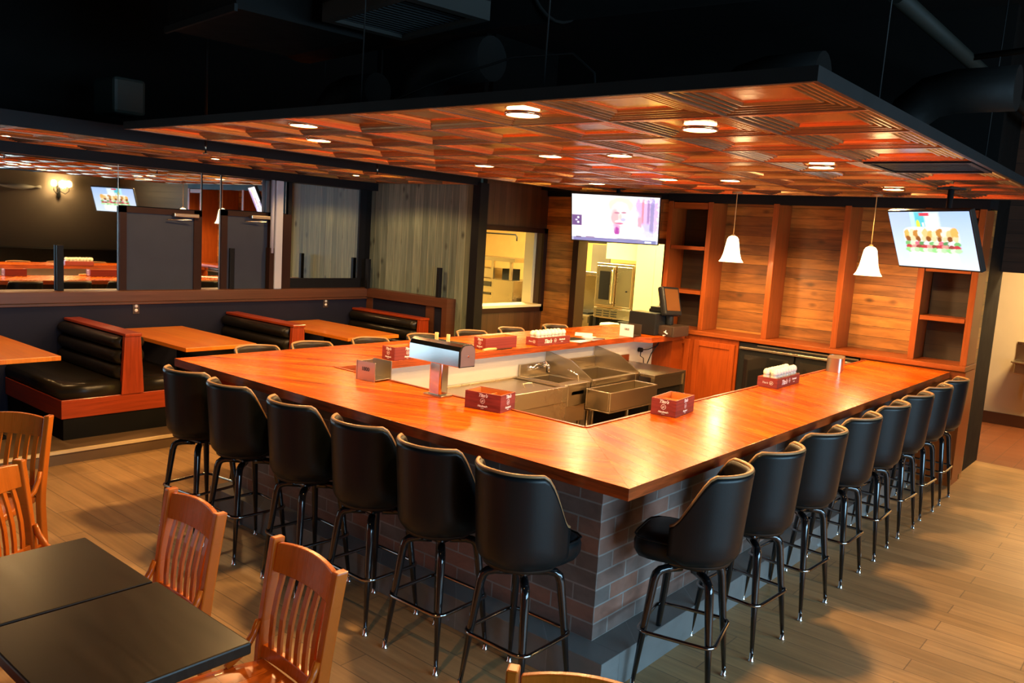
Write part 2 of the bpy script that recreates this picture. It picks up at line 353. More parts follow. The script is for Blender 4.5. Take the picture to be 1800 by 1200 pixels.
# left (mirror) wall
struct(B(-6.95, -6.82, -3.05, 4.35, 0, 4.3).build('wall_left', 'black'))
struct(B(-6.82, -6.70, -3.0, 4.30, .11, 1.12, 'navy').build('wall_left', 'navy'), 'dark navy half wall behind the booths')
struct(B(-6.82, -6.665, -3.0, 4.27, 1.13, 1.24).box(-6.72, -6.675, -3.0, 4.25, 1.10, 1.13).build('trim_3', 'rail', bevel=.006), 'mahogany cap rail on the navy half wall')
struct(B(-6.82, -6.70, -3.0, 4.35, 2.50, 2.64).build('trim_4', 'black_trim'), 'black band above the mirrors')
# grey plank back wall
struct(B(-6.82, -4.93, 4.35, 4.47, 2.75, 4.3).build('wall_back', 'black'), 'black upper wall')
struct(B(-6.82, -4.93, 4.35, 4.47, 0, 2.75).build('wall_back', 'grey_planks'), 'grey stained vertical plank wall')
struct(B(-6.70, -5.22, 4.24, 4.345, .11, 1.12, 'navy').build('wall_back', 'navy'), 'navy half wall under the grey planks')
struct(B(-6.70, -5.20, 4.20, 4.35, 1.13, 1.24).box(-6.70, -6.58, 4.225, 4.26, .11, 1.13).box(-5.58, -5.44, 4.225, 4.26, .11, 1.13).box(-5.28, -5.20, 4.20, 4.35, .11, 1.13)
       .build('trim_5', planks('mahogany_rail_back', X_, Z_, 4, .4, (.10, .035, .015), (.085, .03, .013), gapw=0, rough=.4, grain=(2, 40), gamt=.4)), 'mahogany rail and stiles of the back half wall')
struct(B(-4.95, -4.83, 4.28, 4.42, 0, 2.62).build('trim_6', 'black_trim'), 'black corner post beside the pass window')
# pass window wall (faces +x)
struct(B(-4.97, -4.86, 4.42, 5.72, 2.72, 4.3).build('wall_side', 'black'), 'black upper wall')
struct(B(-4.97, -4.86, 4.42, 5.72, 2.10, 2.72).box(-4.97, -4.86, 4.42, 5.60, 0, 1.18).box(-4.97, -4.86, 5.55, 5.72, 1.18, 2.10).build('wall_side', 'brown_planks'), 'dark brown plank wall around the pass window')
struct(MB().box(-4.87, -4.835, 4.40, 5.60, 2.09, 2.15).box(-4.87, -4.835, 4.40, 5.60, 1.10, 1.175).box(-4.87, -4.835, 5.53, 5.60, 1.10, 2.15).box(-4.88, -4.84, 4.40, 4.43, 1.10, 2.15).build('trim_7', 'dark_trim'), 'dark frame of the pass window')
struct(B(-5.10, -4.83, 4.43, 5.55, 1.16, 1.19).box(-5.12, -4.975, 5.50, 5.70, 0, 2.9).box(-5.1, -4.975, 4.43, 5.5, 2.10, 2.9).build('window_2', 'kitchen_wall'), 'white sill and reveal of the pass window')
# kitchen door wall
struct(B(-4.86, .12, 5.60, 5.72, 2.73, 4.3).build('wall_back', 'black'), 'black upper wall')
struct(B(-4.86, -4.40, 5.60, 5.72, 0, 2.72).box(-4.40, -3.06, 5.60, 5.72, 2.05, 2.72).build('wall_back', 'boards'), 'stained board wall beside the kitchen doorway')
struct(B(-4.40, -4.315, 5.56, 5.76, 0, 2.08).box(-3.12, -3.05, 5.57, 5.76, 0, 2.08).box(-4.40, -3.05, 5.575, 5.76, 2.05, 2.11).build('door_1', 'dark_trim'), 'dark frame of the open kitchen doorway')
struct(B(-3.14, .10, 5.90, 6.0, 0, 2.72).box(-3.14, -3.10, 5.72, 5.9, 0, 2.72).build('wall_back', 'boards'), 'stained horizontal board wall of the back bar')
struct(B(-3.10, .12, 5.55, 5.59, 2.53, 2.62).box(-3.10, .12, 5.59, 5.9, 2.55, 2.72).box(-4.85, -3.1, 5.56, 5.60, 2.56, 2.72).build('trim_8', 'black_trim'), 'dark header over the back bar')
struct(B(-.02, .055, 6.0, 6.95, 0, 4.3).build('wall_side', 'black'), 'black wall end beside the hall opening')
struct(B(.055, 6.0, 6.85, 6.95, 1.99, 4.3).box(1.5, 6.0, 6.85, 6.95, 0, 1.99).build('wall_back', planks('dark_boards', (1, 1, 0), Z_, 3.2, .14, (.06, .025, .012), (.035, .015, .008), rough=.5, gap=(.01, .005, .003), gapw=.003, grain=(2, 22), gamt=.6)), 'dark board wall over the hall opening')
# hall behind
struct(B(-3.0, 3.0, 9.45, 9.6, .0, 3).box(2.9, 3.0, 6.95, 9.45, 0, 3).build('wall_hall', 'hall_wall'), 'cream painted hall wall')
struct(B(-.4, 2.9, 9.42, 9.45, 0, .15).build('baseboard_back', plain('brown_base', (.07, .025, .012), rough=.45)), 'dark brown hall baseboard')
struct(B(-3.0, 3.0, 6.96, 9.45, 2.8, 2.85).build('ceiling', 'kitchen_wall'), 'hall ceiling')
struct(B(-.56, -.53, 9.33, 9.45, 0, 2.0).box(-.50, -.47, 9.38, 9.45, .3, 2.0).build('door_2', plain('door_edge_paint', (.45, .38, .26), rough=.5)), 'edge and frame of the hall door')
# kitchen shell
struct(B(-9.2, -4.7, 8.86, 8.9, 0, 2.9).build('wall_kitchen', plain('golden_tile_wall', (.72, .50, .20), rough=.45)), 'golden back wall of the kitchen')
struct(B(-9.2, -3.0, 8.9, 9.0, 0, 2.95).box(-3.05, -3.0, 6.02, 8.9, 0, 2.95).build('wall_kitchen', 'kitchen_wall'), 'pale kitchen wall')
struct(B(-9.2, -3.0, 4.48, 8.9, 2.9, 2.95).build('ceiling', 'kitchen_wall'), 'kitchen ceiling')

# ================================================================== MIRRORS, GREY DOORS, COLUMN
for (y0, y1, z0, z1, lab) in ((-2.98, 1.045, 1.24, 2.5, 'long wall mirror at the left showing the bar and a sconce'),
                      (1.05, 1.94, 2.10, 2.5, 'mirror panel above the left grey door'),
                      (1.96, 2.17, 1.24, 2.5, 'narrow mirror strip between the two grey doors'),
                      (2.19, 3.02, 2.13, 2.5, 'mirror panel above the right grey door behind the column'),
                      (3.10, 4.14, 1.36, 2.5, 'black framed mirror in the corner reflecting grey planks')):
    t = thing('wall_mirror', lab, 'mirror', (-6.82, (y0+y1)/2, (z0+z1)/2), group='mirrors above the booths')
    h, g = (y1-y0)/2, (z1-z0)/2
    B(0, .012, -h, h, -g, g).build('mirror_glass', 'mirror', t)
    if z0 == 1.36:
        B(0, .03, -h-.05, h+.05, -g-.13, -g).box(0, .03, -h-.05, -h, -g, g).box(0, .03, h, h+.10, -g, g).build('frame', 'black_trim', t)
    else:
        B(0, .016, h, h+.006, -g, g).build('frame', plain('thin_mirror_edge', (.4, .42, .4), rough=.3, metal=.8), t)
def grey_door(y0, y1, z1, lab, n):
    d = struct(B(-6.815, -6.79, y0+.07, y1-.07, 1.24, z1-.06).build(n, 'door_grey'), lab)
    fr = B(-6.815, -6.775, y0, y0+.07, 1.24, z1).box(-6.815, -6.775, y1-.09, y1, 1.24, z1).box(-6.815, -6.775, y0, y1, z1-.06, z1).build('door_frame', 'dark_trim', d)
    B(-6.775, -6.72, y1-.34, y1-.06, z1-.075, z1-.035).build('door_closer', 'steel', d, bevel=.006)
    MB().tube([(-6.74, y1-.30, z1-.08), (-6.70, y1-.16, z1-.10), (-6.75, y1-.40, z1-.11)], .006, 6).build('closer_arm', 'steel', d)
grey_door(1.05, 1.94, 2.09, 'grey door with dark frame and closer, left of the pair above the booths', 'door_3')
grey_door(2.18, 2.86, 2.12, 'grey door with closer, partly behind the steel column', 'door_4')
struct(B(-6.815, -6.77, 2.86, 3.09, 1.24, 2.12).build('trim_9', 'dark_trim'), 'dark upright right of the steel column')
t = thing('steel_column', 'light grey steel column standing on the booth rail', 'column', (-6.735, 2.86, 1.24))
B(-.045, .055, -.05, .05, 0, 1.26).build('shaft', 'column', t, bevel=.01)
MB().tube([(.02, -.075, .42), (.02, -.075, 1.26)], .022, 8).build('conduit', 'column', t)
B(-.035, .035, -.11, -.05, 0, .48).build('junction_post', 'dark_trim', t)
for y, z1, lab in ((.48, 1.68, 'short black post on the rail in front of the long mirror'), (2.31, 1.70, 'short black post on the rail by the right grey door')):
    tag(B(-6.80, -6.765, y-.03, y+.03, 1.24, z1).build('rail_post', 'black_trim', bevel=.004), lab, 'post', 'short posts on the booth rail')
for x, y, z1, lab in ((-6.66, 4.2, 1.62, 'short black post on the rail at the wall corner'), (-5.42, 4.27, 1.60, 'short black post on the rail before the grey planks')):
    tag(B(x-.025, x+.025, y-.025, y+.025, 1.24, z1).build('rail_post', 'black_trim', bevel=.004), lab, 'post', 'short posts on the booth rail')
def outlet(y, lab):
    t = thing('wall_outlet', lab, 'outlet', (-6.70, y, 1.06), group='outlets on the navy half wall')
    B(0, .008, -.035, .035, -.058, .058).build('cover_plate', 'brown_plastic', t, bevel=.002)
    for z in (.022, -.022): MB().lathe([(0, 0), (.017, 0), (.017, .004), (0, .004)], 14).build('socket', 'white_plastic', t, loc=(.008, 0, z)).rotation_euler = (0, PI/2, 0)
outlet(1.18, 'wall outlet with white sockets above the left full booth table')
outlet(3.57, 'wall outlet with white sockets near the corner booth')

# ================================================================== CANOPY AND SOFFIT
def tile_mesh(mb, cx, cy, z, p=.604):
    prof = [(.302, 0), (.290, 0), (.287, .007), (.268, .007), (.262, .001), (.255, .001), (.251, .010), (.236, .010), (.231, .004), (.224, .004), (.220, .014), (.205, .014), (.200, .008), (.192, .008), (.187, .018), (.172, .018), (.166, .011), (.158, .011), (.150, .022)]
    rings = [[mb.bm.verts.new((cx+sx*h, cy+sy*h, z+dz)) for sx, sy in ((-1, -1), (1, -1), (1, 1), (-1, 1))] for h, dz in prof]
    for a, b in zip(rings, rings[1:]):
        for k in range(4): mb.bm.faces.new((a[k], a[(k+1) % 4], b[(k+1) % 4], b[k]))
    mb.bm.faces.new(rings[-1])
P0, PX, PY, NC, NR = .604, .60, -.06, 8, 9
t = thing('ceiling_canopy', 'suspended copper coloured tile canopy hanging over the bar', 'ceiling canopy', (0, 0, 2.62))
mb = MB()
for i in range(NC):
    for j in range(NR):
        if i == 0 and j == 4: continue
        tile_mesh(mb, PX-P0*(i+.5), PY+P0*(j+.5), 0)
mb.build('tile_field', 'copper', t)
mb = MB()
XL, YB = PX-P0*NC, PY+P0*NR
for i in range(NC+1): mb.box(PX-P0*i-.008, PX-P0*i+.008, PY, YB, -.004, .004)
for j in range(NR+1): mb.box(XL, PX, PY+P0*j-.008, PY+P0*j+.008, -.003, .003)
mb.build('grid_bars', plain('bronze_grid_bar', (.34, .20, .13), rough=.3, metal=.8), t)
MB().box(XL-.02, PX+.02, PY-.02, PY, -.006, .045).box(PX, PX+.02, PY, YB+.05, -.006, .045).box(XL-.02, XL, PY, YB+.05, -.006, .045).box(XL, PX, YB+.0, YB+.05, -.006, .045).build('edge_fascia', 'dark_metal', t)
B(XL, PX, PY, YB, .035, .045).build('top_board', 'black', t)
B(-4.85, .1, YB+.05, 5.9, 2.63, 2.70).build('x', 'black_trim').name = 'trim_10'
struct(bpy.data.objects['trim_10'], 'dark strip between the canopy and the back wall')
for (x, y) in ((.45, 1.1), (-1.9, .1), (.45, 3.4), (-.62, .05), (-4.1, 1.5)):
    tag(MB().tube([(x, y, 2.668), (x+.02, y, 4.29)], .004, 5).build('hanger_wire', 'dark_metal'), 'thin hanger wire holding up the canopy', 'wire', 'canopy hanger wires')
v = thing('air_vent', 'black air vent grille set in the canopy right of the lamps', 'vent', (PX-P0*.5, PY+P0*4.5, 2.62))
mb = B(-.29, .29, -.29, -.26, -.012, .02).box(-.29, .29, .26, .29, -.012, .02).box(-.29, -.26, -.26, .26, -.012, .02).box(.26, .29, -.26, .26, -.012, .02)
mb.build('frame', 'black_trim', v)
mb = MB()
for k in range(9): mb.box(-.26, .26, -.23+k*.058, -.225+k*.058+.012, -.005, .02)
mb.build('louvre', 'black_plastic', v)
B(-.26, .26, -.26, .26, .03, .04).build('backing', 'black', v)
# booth soffit
t = thing('booth_soffit', 'lower copper tile ceiling strip above the booths', 'ceiling strip', (0, 0, 2.60))
mb = MB(); mg = MB()
for i in range(3):
    for j in range(12):
        tile_mesh(mb, -4.90-P0*(i+.5), 4.33-P0*(j+.5), 0)
mb.build('tile_field', 'copper', t)
for i in range(4): mg.box(-4.9-P0*i-.008, -4.9-P0*i+.008, -2.9, 4.33, -.004, .004)
for j in range(13): mg.box(-6.7, -4.9, 4.33-P0*j-.008, 4.33-P0*j+.008, -.003, .003)
mg.build('grid_bars', plain('bronze_grid_bar_dim', (.34, .20, .13), rough=.3, metal=.8), t)
MB().box(-4.9, -4.88, -2.9, 4.33, -.01, .10).box(-6.7, -4.88, -2.92, -2.9, -.01, .10).build('edge_fascia', 'black_trim', t)
B(-6.7, -4.9, -2.9, 4.33, .08, .10).build('top_board', 'black', t)

# recessed lamps: (x, y, label)
LAMPS = [(-2.57, .22, 'recessed lamp near the front left of the canopy'), (-3.20, .80, 'recessed lamp at the left of the canopy, behind the front left one'),
         (-.91, .27, 'recessed lamp in the front middle of the canopy'), (-.32, .92, 'recessed lamp at the front right of the canopy'),
         (-3.19, 2.52, 'recessed lamp at the left edge of the canopy, halfway back'), (-2.0, 1.9, 'small looking recessed lamp in the middle of the canopy'),
         (-1.43, 1.92, 'recessed lamp in the canopy above the left screen, front one'), (-3.22, 4.27, 'recessed lamp in the canopy just above the left screen'),
         (-.37, 2.72, 'recessed lamp at the right of the canopy beside the vent'), (-.41, 4.5, 'recessed lamp at the back right above the right screen'),
         (-2.08, 3.72, 'recessed lamp at the back of the canopy above the shelf tower'), (-1.52, 3.78, 'recessed lamp at the back of the canopy above the first pendant')]
def downlight(x, y, z, label, energy, rad=.08, group='recessed lamps in the canopy'):
    t = thing('recessed_lamp', label, 'ceiling lamp', (x, y, z), group=group)
    MB().lathe([(rad, -.003), (rad+.006, -.003), (rad+.009, .0), (rad+.009, .012), (rad, .012), (rad, -.003)], 28, cap=False).build('trim_ring', 'copper', t)
    MB().lathe([(0, -.004), (rad*.7, -.003), (rad, .002), (rad, .012), (0, .012)], 28).build('lens', 'lamp_warm', t)
    l = light('lamp_light', 'SPOT', (0, 0, -.03), energy, (1, .58, .22), spot_size=2.75, spot_blend=.25, shadow_soft_size=.06); l.parent = t
for x, y, lab in LAMPS: downlight(x, y, 2.621, lab, 116)
for (x, y, lab) in ((-6.1, -.2, 'small recessed lamp in the booth soffit at the far left'), (-5.85, 1.55, 'small recessed lamp in the booth soffit above the doors'), (-5.8, 3.25, 'small recessed lamp in the booth soffit near the corner')):
    downlight(x, y, 2.601, lab, 62, .04, 'recessed lamps in the booth soffit')
# booth table lamps hang above the gap: warm light on each booth table comes from the soffit lamps
# ducts above the canopy
t = thing('air_duct', 'large dark round air duct above the canopy', 'duct', (0, 0, 3.65))
MB().tube([(-4.0, 1.2, .0), (-1.9, 1.0, 0), (.6, 1.25, 0), (2.6, 1.5, 0)], .36, 28).build('pipe', 'duct', t)
for x in (-1.4, -.2, 1.0): MB().tube([(x, 1.06, 0), (x+.03, 1.063, 0)], .372, 28).build('seam_band', 'duct', t)
t = thing('duct_grille', 'dark supply grille box on the duct above the canopy', 'vent', (-1.95, .42, 3.30), -.15)
B(-.42, .42, -.28, -.23, -.10, .0).box(-.42, .42, .23, .28, -.10, .0).box(-.42, -.36, -.23, .23, -.10, 0).box(.36, .42, -.23, .23, -.10, 0).build('frame', plain('grey_grille_frame', (.03, .029, .026), rough=.6, spec=.15), t)
mb = MB()
for k in range(16): mb.box(-.35+k*.046, -.342+k*.046, -.23, .23, -.08, -.02)
mb.build('louvre', 'dark_metal', t)
B(-.42, .42, -.28, .28, 0, .5).build('box', 'duct', t)
t = thing('duct_box', 'dark duct box left of the supply grille', 'duct', (-2.9, .24, 3.20), -.1)
B(-.62, .32, -.42, .42, 0, .5).build('body', 'duct', t); B(-.64, .34, -.44, -.42, -.02, .02).build('flange', 'dark_metal', t)
for x, y, z, lab in ((.1, 2.75, 2.69, 'dark flexible duct elbow on top of the canopy at right'), (-2.3, .9, 2.69, 'dark flexible duct elbow behind the front left lamps'), (-3.9, 1.4, 2.69, 'dark flexible duct elbow on the left of the canopy'), (-.75, 2.0, 2.69, 'dark flexible duct elbow on the canopy middle')):
    t = thing('duct_elbow', lab, 'duct', (x, y, z), group='duct elbows on the canopy')
    MB().tube([(0, 0, 0), (0, 0, .16), (.04, 0, .27), (.14, 0, .35), (.28, 0, .38), (.6, 0, .38)], .13, 16).build('pipe', 'duct', t)
t = thing('ceiling_pipe', 'dark pipe crossing under the black ceiling at upper right', 'pipe', (0, 0, 3.4))
MB().tube([(.26, 1.8, 0), (.28, 6.8, 0)], .045, 10).tube([(.28, 3.4, 0), (1.8, 3.4, .1)], .02, 8).build('pipe', plain('dull_pipe_paint', (.014, .015, .012), rough=.6, spec=.15), t)
tag(B(-5.75, -5.35, .35, .62, 2.84, 3.14).build('ceiling_speaker', plain('dark_green_box', (.035, .055, .05), rough=.5), bevel=.03), 'dark box speaker hanging above the booth soffit at left', 'speaker')

# ================================================================== BAR
def slab(name, pts, z0, z1, mt, ms, parent, bevel=.0012):
    mb = MB(); n = len(pts); mb.mats = [mt, ms]
    a = [mb.bm.verts.new((x, y, z0)) for x, y in pts]; b = [mb.bm.verts.new((x, y, z1)) for x, y in pts]
    mb.bm.faces.new(a[::-1]).material_index = 1; mb.bm.faces.new(b).material_index = 0
    for i in range(n): mb.bm.faces.new((a[i], a[(i+1) % n], b[(i+1) % n], b[i])).material_index = 1
    return mb.build(name, mt, parent, bevel=bevel)
ZT, ZB = 1.07, 1.016
bt = thing('bar_counter', 'u shaped glossy orange stained wood bar top', 'bar counter', (0, 0, 0))
slab('front_top', [(0, 0), (-3.66, 0), (-2.85, .74), (-.74, .74)][::-1], ZB, ZT, 'top_front', 'edge_wood', bt)
slab('side_top', [(0, 0), (-.74, .74), (-.74, 5.44), (0, 5.44)][::-1], ZB, ZT, 'top_right', 'edge_wood', bt)
slab('side_top', [(-3.66, 0), (-3.66, 5.5), (-2.70, 5.5), (-2.70, 4.74), (-2.85, 4.64), (-2.85, .74)][::-1], ZB, ZT, 'top_left', 'edge_wood', bt)
MB().box(-2.85, -.74, .725, .745, ZT, ZT+.006).box(-.745, -.725, .74, 5.42, ZT, ZT+.006).build('inner_lip', 'edge_wood', bt, bevel=.002)
bb = thing('brick_bar_front', 'brick tiled bar front with grey tiled foot step', 'bar base', (0, 0, 0))
MB().box(-3.34, -.335, .335, .43, .0, ZB-.001).box(-.43, -.335, .43, 5.44, 0, ZB-.001).box(-3.34, -3.25, .43, 5.5, 0, ZB-.001).build('brick_wall', 'brick', bb)
MB().box(-3.50, -.175, .185, .335, 0, .17).box(-.335, -.175, .335, 5.44, 0, .17).box(-3.50, -3.34, .335, 5.5, 0, .17).build('foot_step', 'step', bb, bevel=.003)
MB().box(-3.25, -2.96, .43, 5.5, 0, 1.01).box(-2.96, -.43, .43, .46, 0, 1.01).box(-.46, -.43, .46, 5.44, 0, 1.01).build('inner_panel', 'white_paint', bb)
MB().box(-2.96, -2.72, 5.22, 5.44, 0, 1.01, 'cab_wood').build('end_panel', 'cab_wood', bb)

# ================================================================== STOOLS
def make_stool(label, loc, rz, group):
    t = thing('bar_stool', label, 'bar stool', loc, rz, group)
    # seat cushion
    def seat_row(e, z):
        o = []
        for k in range(33):
            a = 2*PI*k/32; c, s_ = math.cos(a), math.sin(a)
            if s_ <= 0: x, y = (.172+e)*c, (.186+e)*s_
            else:
                rr = (.215+e)/((abs(c)**5+abs(s_)**5)**.2); x, y = rr*c*(.172+e+.022*s_)/(.215+e), rr*s_*1.12
            o.append((x, y, z))
        return o
    mb = MB(); V = mb.grid([seat_row(e, z) for z, e in ((.622, -.035), (.632, -.008), (.655, .002), (.695, .004), (.722, -.004), (.736, -.025), (.743, -.08), (.745, -.15))])
    mb.bm.faces.new(V[-1][:-1]); mb.bm.faces.new(V[0][:-1][::-1]); mb.build('seat', 'vinyl', t, weld=True)
    MB().tube(seat_row(.001, .724)[:-1], .005, 6, closed=True).build('seat_piping', 'vinyl', t)
    # barrel back
    N = 36; amax = math.radians(108)
    def edge(a):
        q = abs(a)/amax; s_ = min(1, max(0, (q-.56)/.44))
        zt = 1.072-.010*q-.25*(s_*s_*(3-2*s_))**.85; zb = .628+.03*max(0, (q-.8)/.2)
        return zb, zt
    def pt(a, fz, off):
        zb, zt = edge(a); z = zb+(zt-zb)*fz
        hgt = (z-.63)/.44; rad = .222+.020*max(0, hgt)-off
        tuck = .05*max(0, 1-fz/.16)**2 if off < .01 else 0
        rad -= tuck
        x = rad*math.sin(a)*.92; y = -rad*math.cos(a)*.98+.0
        if abs(a) > PI/2: y = (abs(a)-PI/2)*.20 + (0)
        if abs(a) > PI/2: x = math.copysign(.92*rad*(1-.02*(abs(a)-PI/2)), a)
        return (x, y-.012*hgt, z)
    mb = MB(); F = [0, .025, .055, .09, .15, .3, .5, .7, .85, .95, 1]
    outer = [[pt(-amax+2*amax*i/N, q, 0) for q in F] for i in range(N+1)]
    inner = [[pt(-amax+2*amax*i/N, q, .034) for q in F] for i in range(N+1)]
    Vo = mb.grid(outer, 'vinyl'); Vi = mb.grid(inner, 'vinyl_in')
    for i in range(N):
        mb.bm.faces.new((Vo[i][-1], Vo[i+1][-1], Vi[i+1][-1], Vi[i][-1])).smooth = True
        mb.bm.faces.new((Vo[i][0], Vi[i][0], Vi[i+1][0], Vo[i+1][0]))
    for i in (0, N):
        for j in range(len(F)-1): mb.bm.faces.new((Vo[i][j], Vo[i][j+1], Vi[i][j+1], Vi[i][j]))
    mb.build('backrest', 'vinyl', t)
    mb = MB(); pts = []
    for i in range(N+1):
        a = -amax+2*amax*i/N; p = Vector(pt(a, 1, .012)); pts.append(p+Vector((0, 0, .004)))
    mb.tube(pts, .009, 7); mb.build('back_piping', 'piping', t)
    # swivel
    B(-.085, .085, -.085, .085, .585, .612).build('swivel_plate', 'gloss_black', t, bevel=.01)
    # legs
    for sx in (-1, 1):
        for sy in (-1, 1):
            path = [(.03, .03, .572), (.085, .085, .574), (.108, .108, .568), (.121, .121, .552), (.128, .128, .52), (.150, .150, .30), (.176, .176, .012)]
            l = MB().tube([(sx*a, sy*b, c) for a, b, c in path], [.019, .020, .0205, .021, .0205, .017, .009], 12).build('leg', 'gloss_black', t)
            MB().lathe([(.0, 0), (.016, 0), (.016, .006), (.0105, .012), (.0105, .045), (0, .045)], 12, c=(sx*.1755, sy*.1755, 0)).build('foot_cap', 'chrome', l)
    MB().tube(ring_pts(.178, .178, .05, .285, n=6), .0095, 8, closed=True).build('foot_ring', 'dark_chrome', t)
    return t
FR = [(-3.25, 'black barrel back bar stool at the booth end of the front counter'), (-2.71, 'black bar stool second from the booth end along the front counter'),
      (-2.09, 'black bar stool at the front counter behind the single wooden chair by the dark table'), (-1.52, 'black bar stool at the front counter in front of the steel beer tap'),
      (-1.01, 'black bar stool at the front counter second from the bar corner'), (-.50, 'black bar stool at the front counter nearest the bar corner, its seat edge showing')]
s0 = make_stool(FR[0][1], (FR[0][0], -.02, 0), .12, 'bar stools along the front counter')
RI = [(.60, 'black bar stool nearest the corner on the right side, turned so its seat shows'), (1.23, 'second black bar stool from the corner on the right side of the bar'),
      (1.88, 'third black bar stool from the corner on the right side of the bar'), (2.52, 'fourth black bar stool from the corner, beside the box of glass jars'),
      (3.16, 'fourth black bar stool from the far end of the right side'), (3.80, 'third black bar stool from the far end of the right side'),
      (4.40, 'next to last black bar stool at the far end of the right side'), (4.98, 'last black bar stool at the far right beside the shelf tower')]
LE = [(.75, 'black bar stool across the bar, nearest its left corner, top edge only in view'), (1.25, 'black bar stool across the bar beside the middle booth, only its rounded top showing'), (1.86, 'black bar stool across the bar in front of the middle booth table corner'),
      (2.50, 'black bar stool across the bar just left of the beer tap head'), (3.15, 'black bar stool across the bar just right of the beer tap head'), (3.78, 'black bar stool across the bar below the pass window'), (4.53, 'black bar stool across the bar behind the first box of glass jars')]
index_kids()
for x, lab in FR[1:]: dup(s0, (x, -.02+random.uniform(-.01, .01), 0), random.uniform(-.06, .08), lab)
for k, (y, lab) in enumerate(RI): dup(s0, (.0, y, 0), PI/2+(.24 if k == 0 else random.uniform(-.06, .06)), lab, 'bar stools along the right side')
for y, lab in LE: dup(s0, (-3.70, y, 0), -PI/2+random.uniform(-.08, .08), lab, 'bar stools on the far side of the bar')

# ================================================================== WOOD CHAIRS AND BLACK TABLES
def make_chair(label, loc, rz, group):
    t = thing('wooden_chair', label, 'chair', loc, rz, group)
    # local: user faces +y, back at -y
    def yb(z): return -.19-(.065*((z-.45)/.47)**1.2 if z > .45 else .03*((.45-z)/.45)**1.5*1.3)
    for sx in (-1, 1):
        mb = MB(); rows = []
        for z in (0, .15, .3, .42, .5, .6, .7, .8, .87, .905):
            y = yb(z); wd = .017; dp = .024 if z > .1 else .02; x = sx*(.187+.012*max(0, (z-.45)/.47))
            rows.append([(x-wd, y-dp, z), (x+wd, y-dp, z), (x+wd, y+dp, z), (x-wd, y+dp, z), (x-wd, y-dp, z)])
        V = mb.grid(rows, smooth=False); mb.bm.faces.new(V[0][:4]); mb.bm.faces.new(V[-1][:4][::-1])
        mb.build('back_post', 'chair_wood', t, weld=True, bevel=.006)
        MB().tube([(sx*.17, .17, .44), (sx*.175, .18, 0)], [.021, .016], 4, smooth=False).build('front_leg', 'chair_wood', t, bevel=.004)
        MB().tube([(sx*.192, yb(.60)+.028, .605), (sx*.193, yb(.56)+.04, .56), (sx*.192, -.125, .505), (sx*.184, -.05, .468)], [.012, .014, .015, .012], 8).build('hip_brace', 'chair_wood', t)
        MB().tube([(sx*.187, yb(.18), .18), (sx*.18, .17, .18)], .011, 8).build('stretcher', 'chair_wood', t)
    # top rail, curved in plan with arched upper edge
    mb = MB(); R = []
    for i in range(15):
        q = -1+2*i/14; x = q*.175; c = -.020*(1-q*q); zt = .890+.014*(1-q*q); zb = .785+.004*(1-q*q)
        R.append([(x, yb(zb)+c-.011, zb), (x, yb(zb)+c+.011, zb), (x, yb(.85)+c+.012, .85), (x, yb(zt)+c+.011, zt), (x, yb(zt)+c-.011, zt), (x, yb(.85)+c-.012, .85), (x, yb(zb)+c-.011, zb)])
    V = mb.grid(R, smooth=False); mb.bm.faces.new(V[0][:6]); mb.bm.faces.new(V[-1][:6][::-1])
    mb.build('top_rail', 'chair_wood', t, weld=True, bevel=.004)
    mb = MB(); R = []
    for i in range(9):
        q = -1+2*i/8; x = q*.175; c = -.010*(1-q*q)
        R.append([(x, yb(.48)+c-.011, .468), (x, yb(.48)+c+.014, .468), (x, yb(.52)+c+.011, .515), (x, yb(.52)+c-.011, .515), (x, yb(.48)+c-.011, .468)])
    V = mb.grid(R, smooth=False); mb.bm.faces.new(V[0][:4]); mb.bm.faces.new(V[-1][:4][::-1]); mb.build('lower_rail', 'chair_wood', t, weld=True, bevel=.003)
    for k in range(6):
        q = -.76+k*.304; x = q*.175; c = -.018*(1-q*q); mb = MB(); R = []
        for z in (.50, .56, .64, .72, .79):
            y = yb(z)+c*(.45+.55*(z-.5)/.29)+.012*math.sin(PI*(z-.5)/.29)
            R.append([(x-.0115, y-.0055, z), (x+.0115, y-.0055, z), (x+.0115, y+.0055, z), (x-.0115, y+.0055, z), (x-.0115, y-.0055, z)])
        mb.grid(R, smooth=False); mb.build('slat', 'chair_wood', t, weld=True)
    # seat
    mb = MB(); R = []
    out = [(-.165, -.19), (.165, -.19), (.185, -.10), (.205, .05), (.210, .16), (.17, .215), (0, .23), (-.17, .215), (-.210, .16), (-.205, .05), (-.185, -.10)]
    for sc, z in ((.96, .425), (1, .435), (1, .458), (.97, .466), (.80, .460), (.4, .455)):
        R.append([(x*sc, (y-.02)*sc+.02, z) for x, y in out]+[(out[0][0]*sc, (out[0][1]-.02)*sc+.02, z)])
    V = mb.grid(R); mb.bm.faces.new(V[0][:-1][::-1]); mb.bm.faces.new(V[-1][:-1]); mb.build('seat', 'seat_wood', t, weld=True)
    return t
ca = make_chair('wooden slat back chair by the dark tables, the one seen whole beside the black stools', (-.63, -1.36, 0), PI-.06, 'wooden slat back chairs')
index_kids()
dup(ca, (-1.365, -1.37, 0), PI-.02, 'wooden slat back chair at the seam of the two dark tables')
dup(ca, (.68, -1.29, 0), PI+.51, 'wooden slat back chair cut off by the bottom edge, only its top rail in view')
dup(ca, (-3.13, -1.33, 0), PI+.63, 'wooden slat back chair at the left edge nearest the booths, glare on its top rail')
dup(ca, (-2.02, -1.43, 0), -.9, 'wooden slat back chair at the end of the dark tables by the left edge')
dup(ca, (-1.18, -2.15, 0), .1, 'wooden chair on the near side of the dark tables at the bottom left')
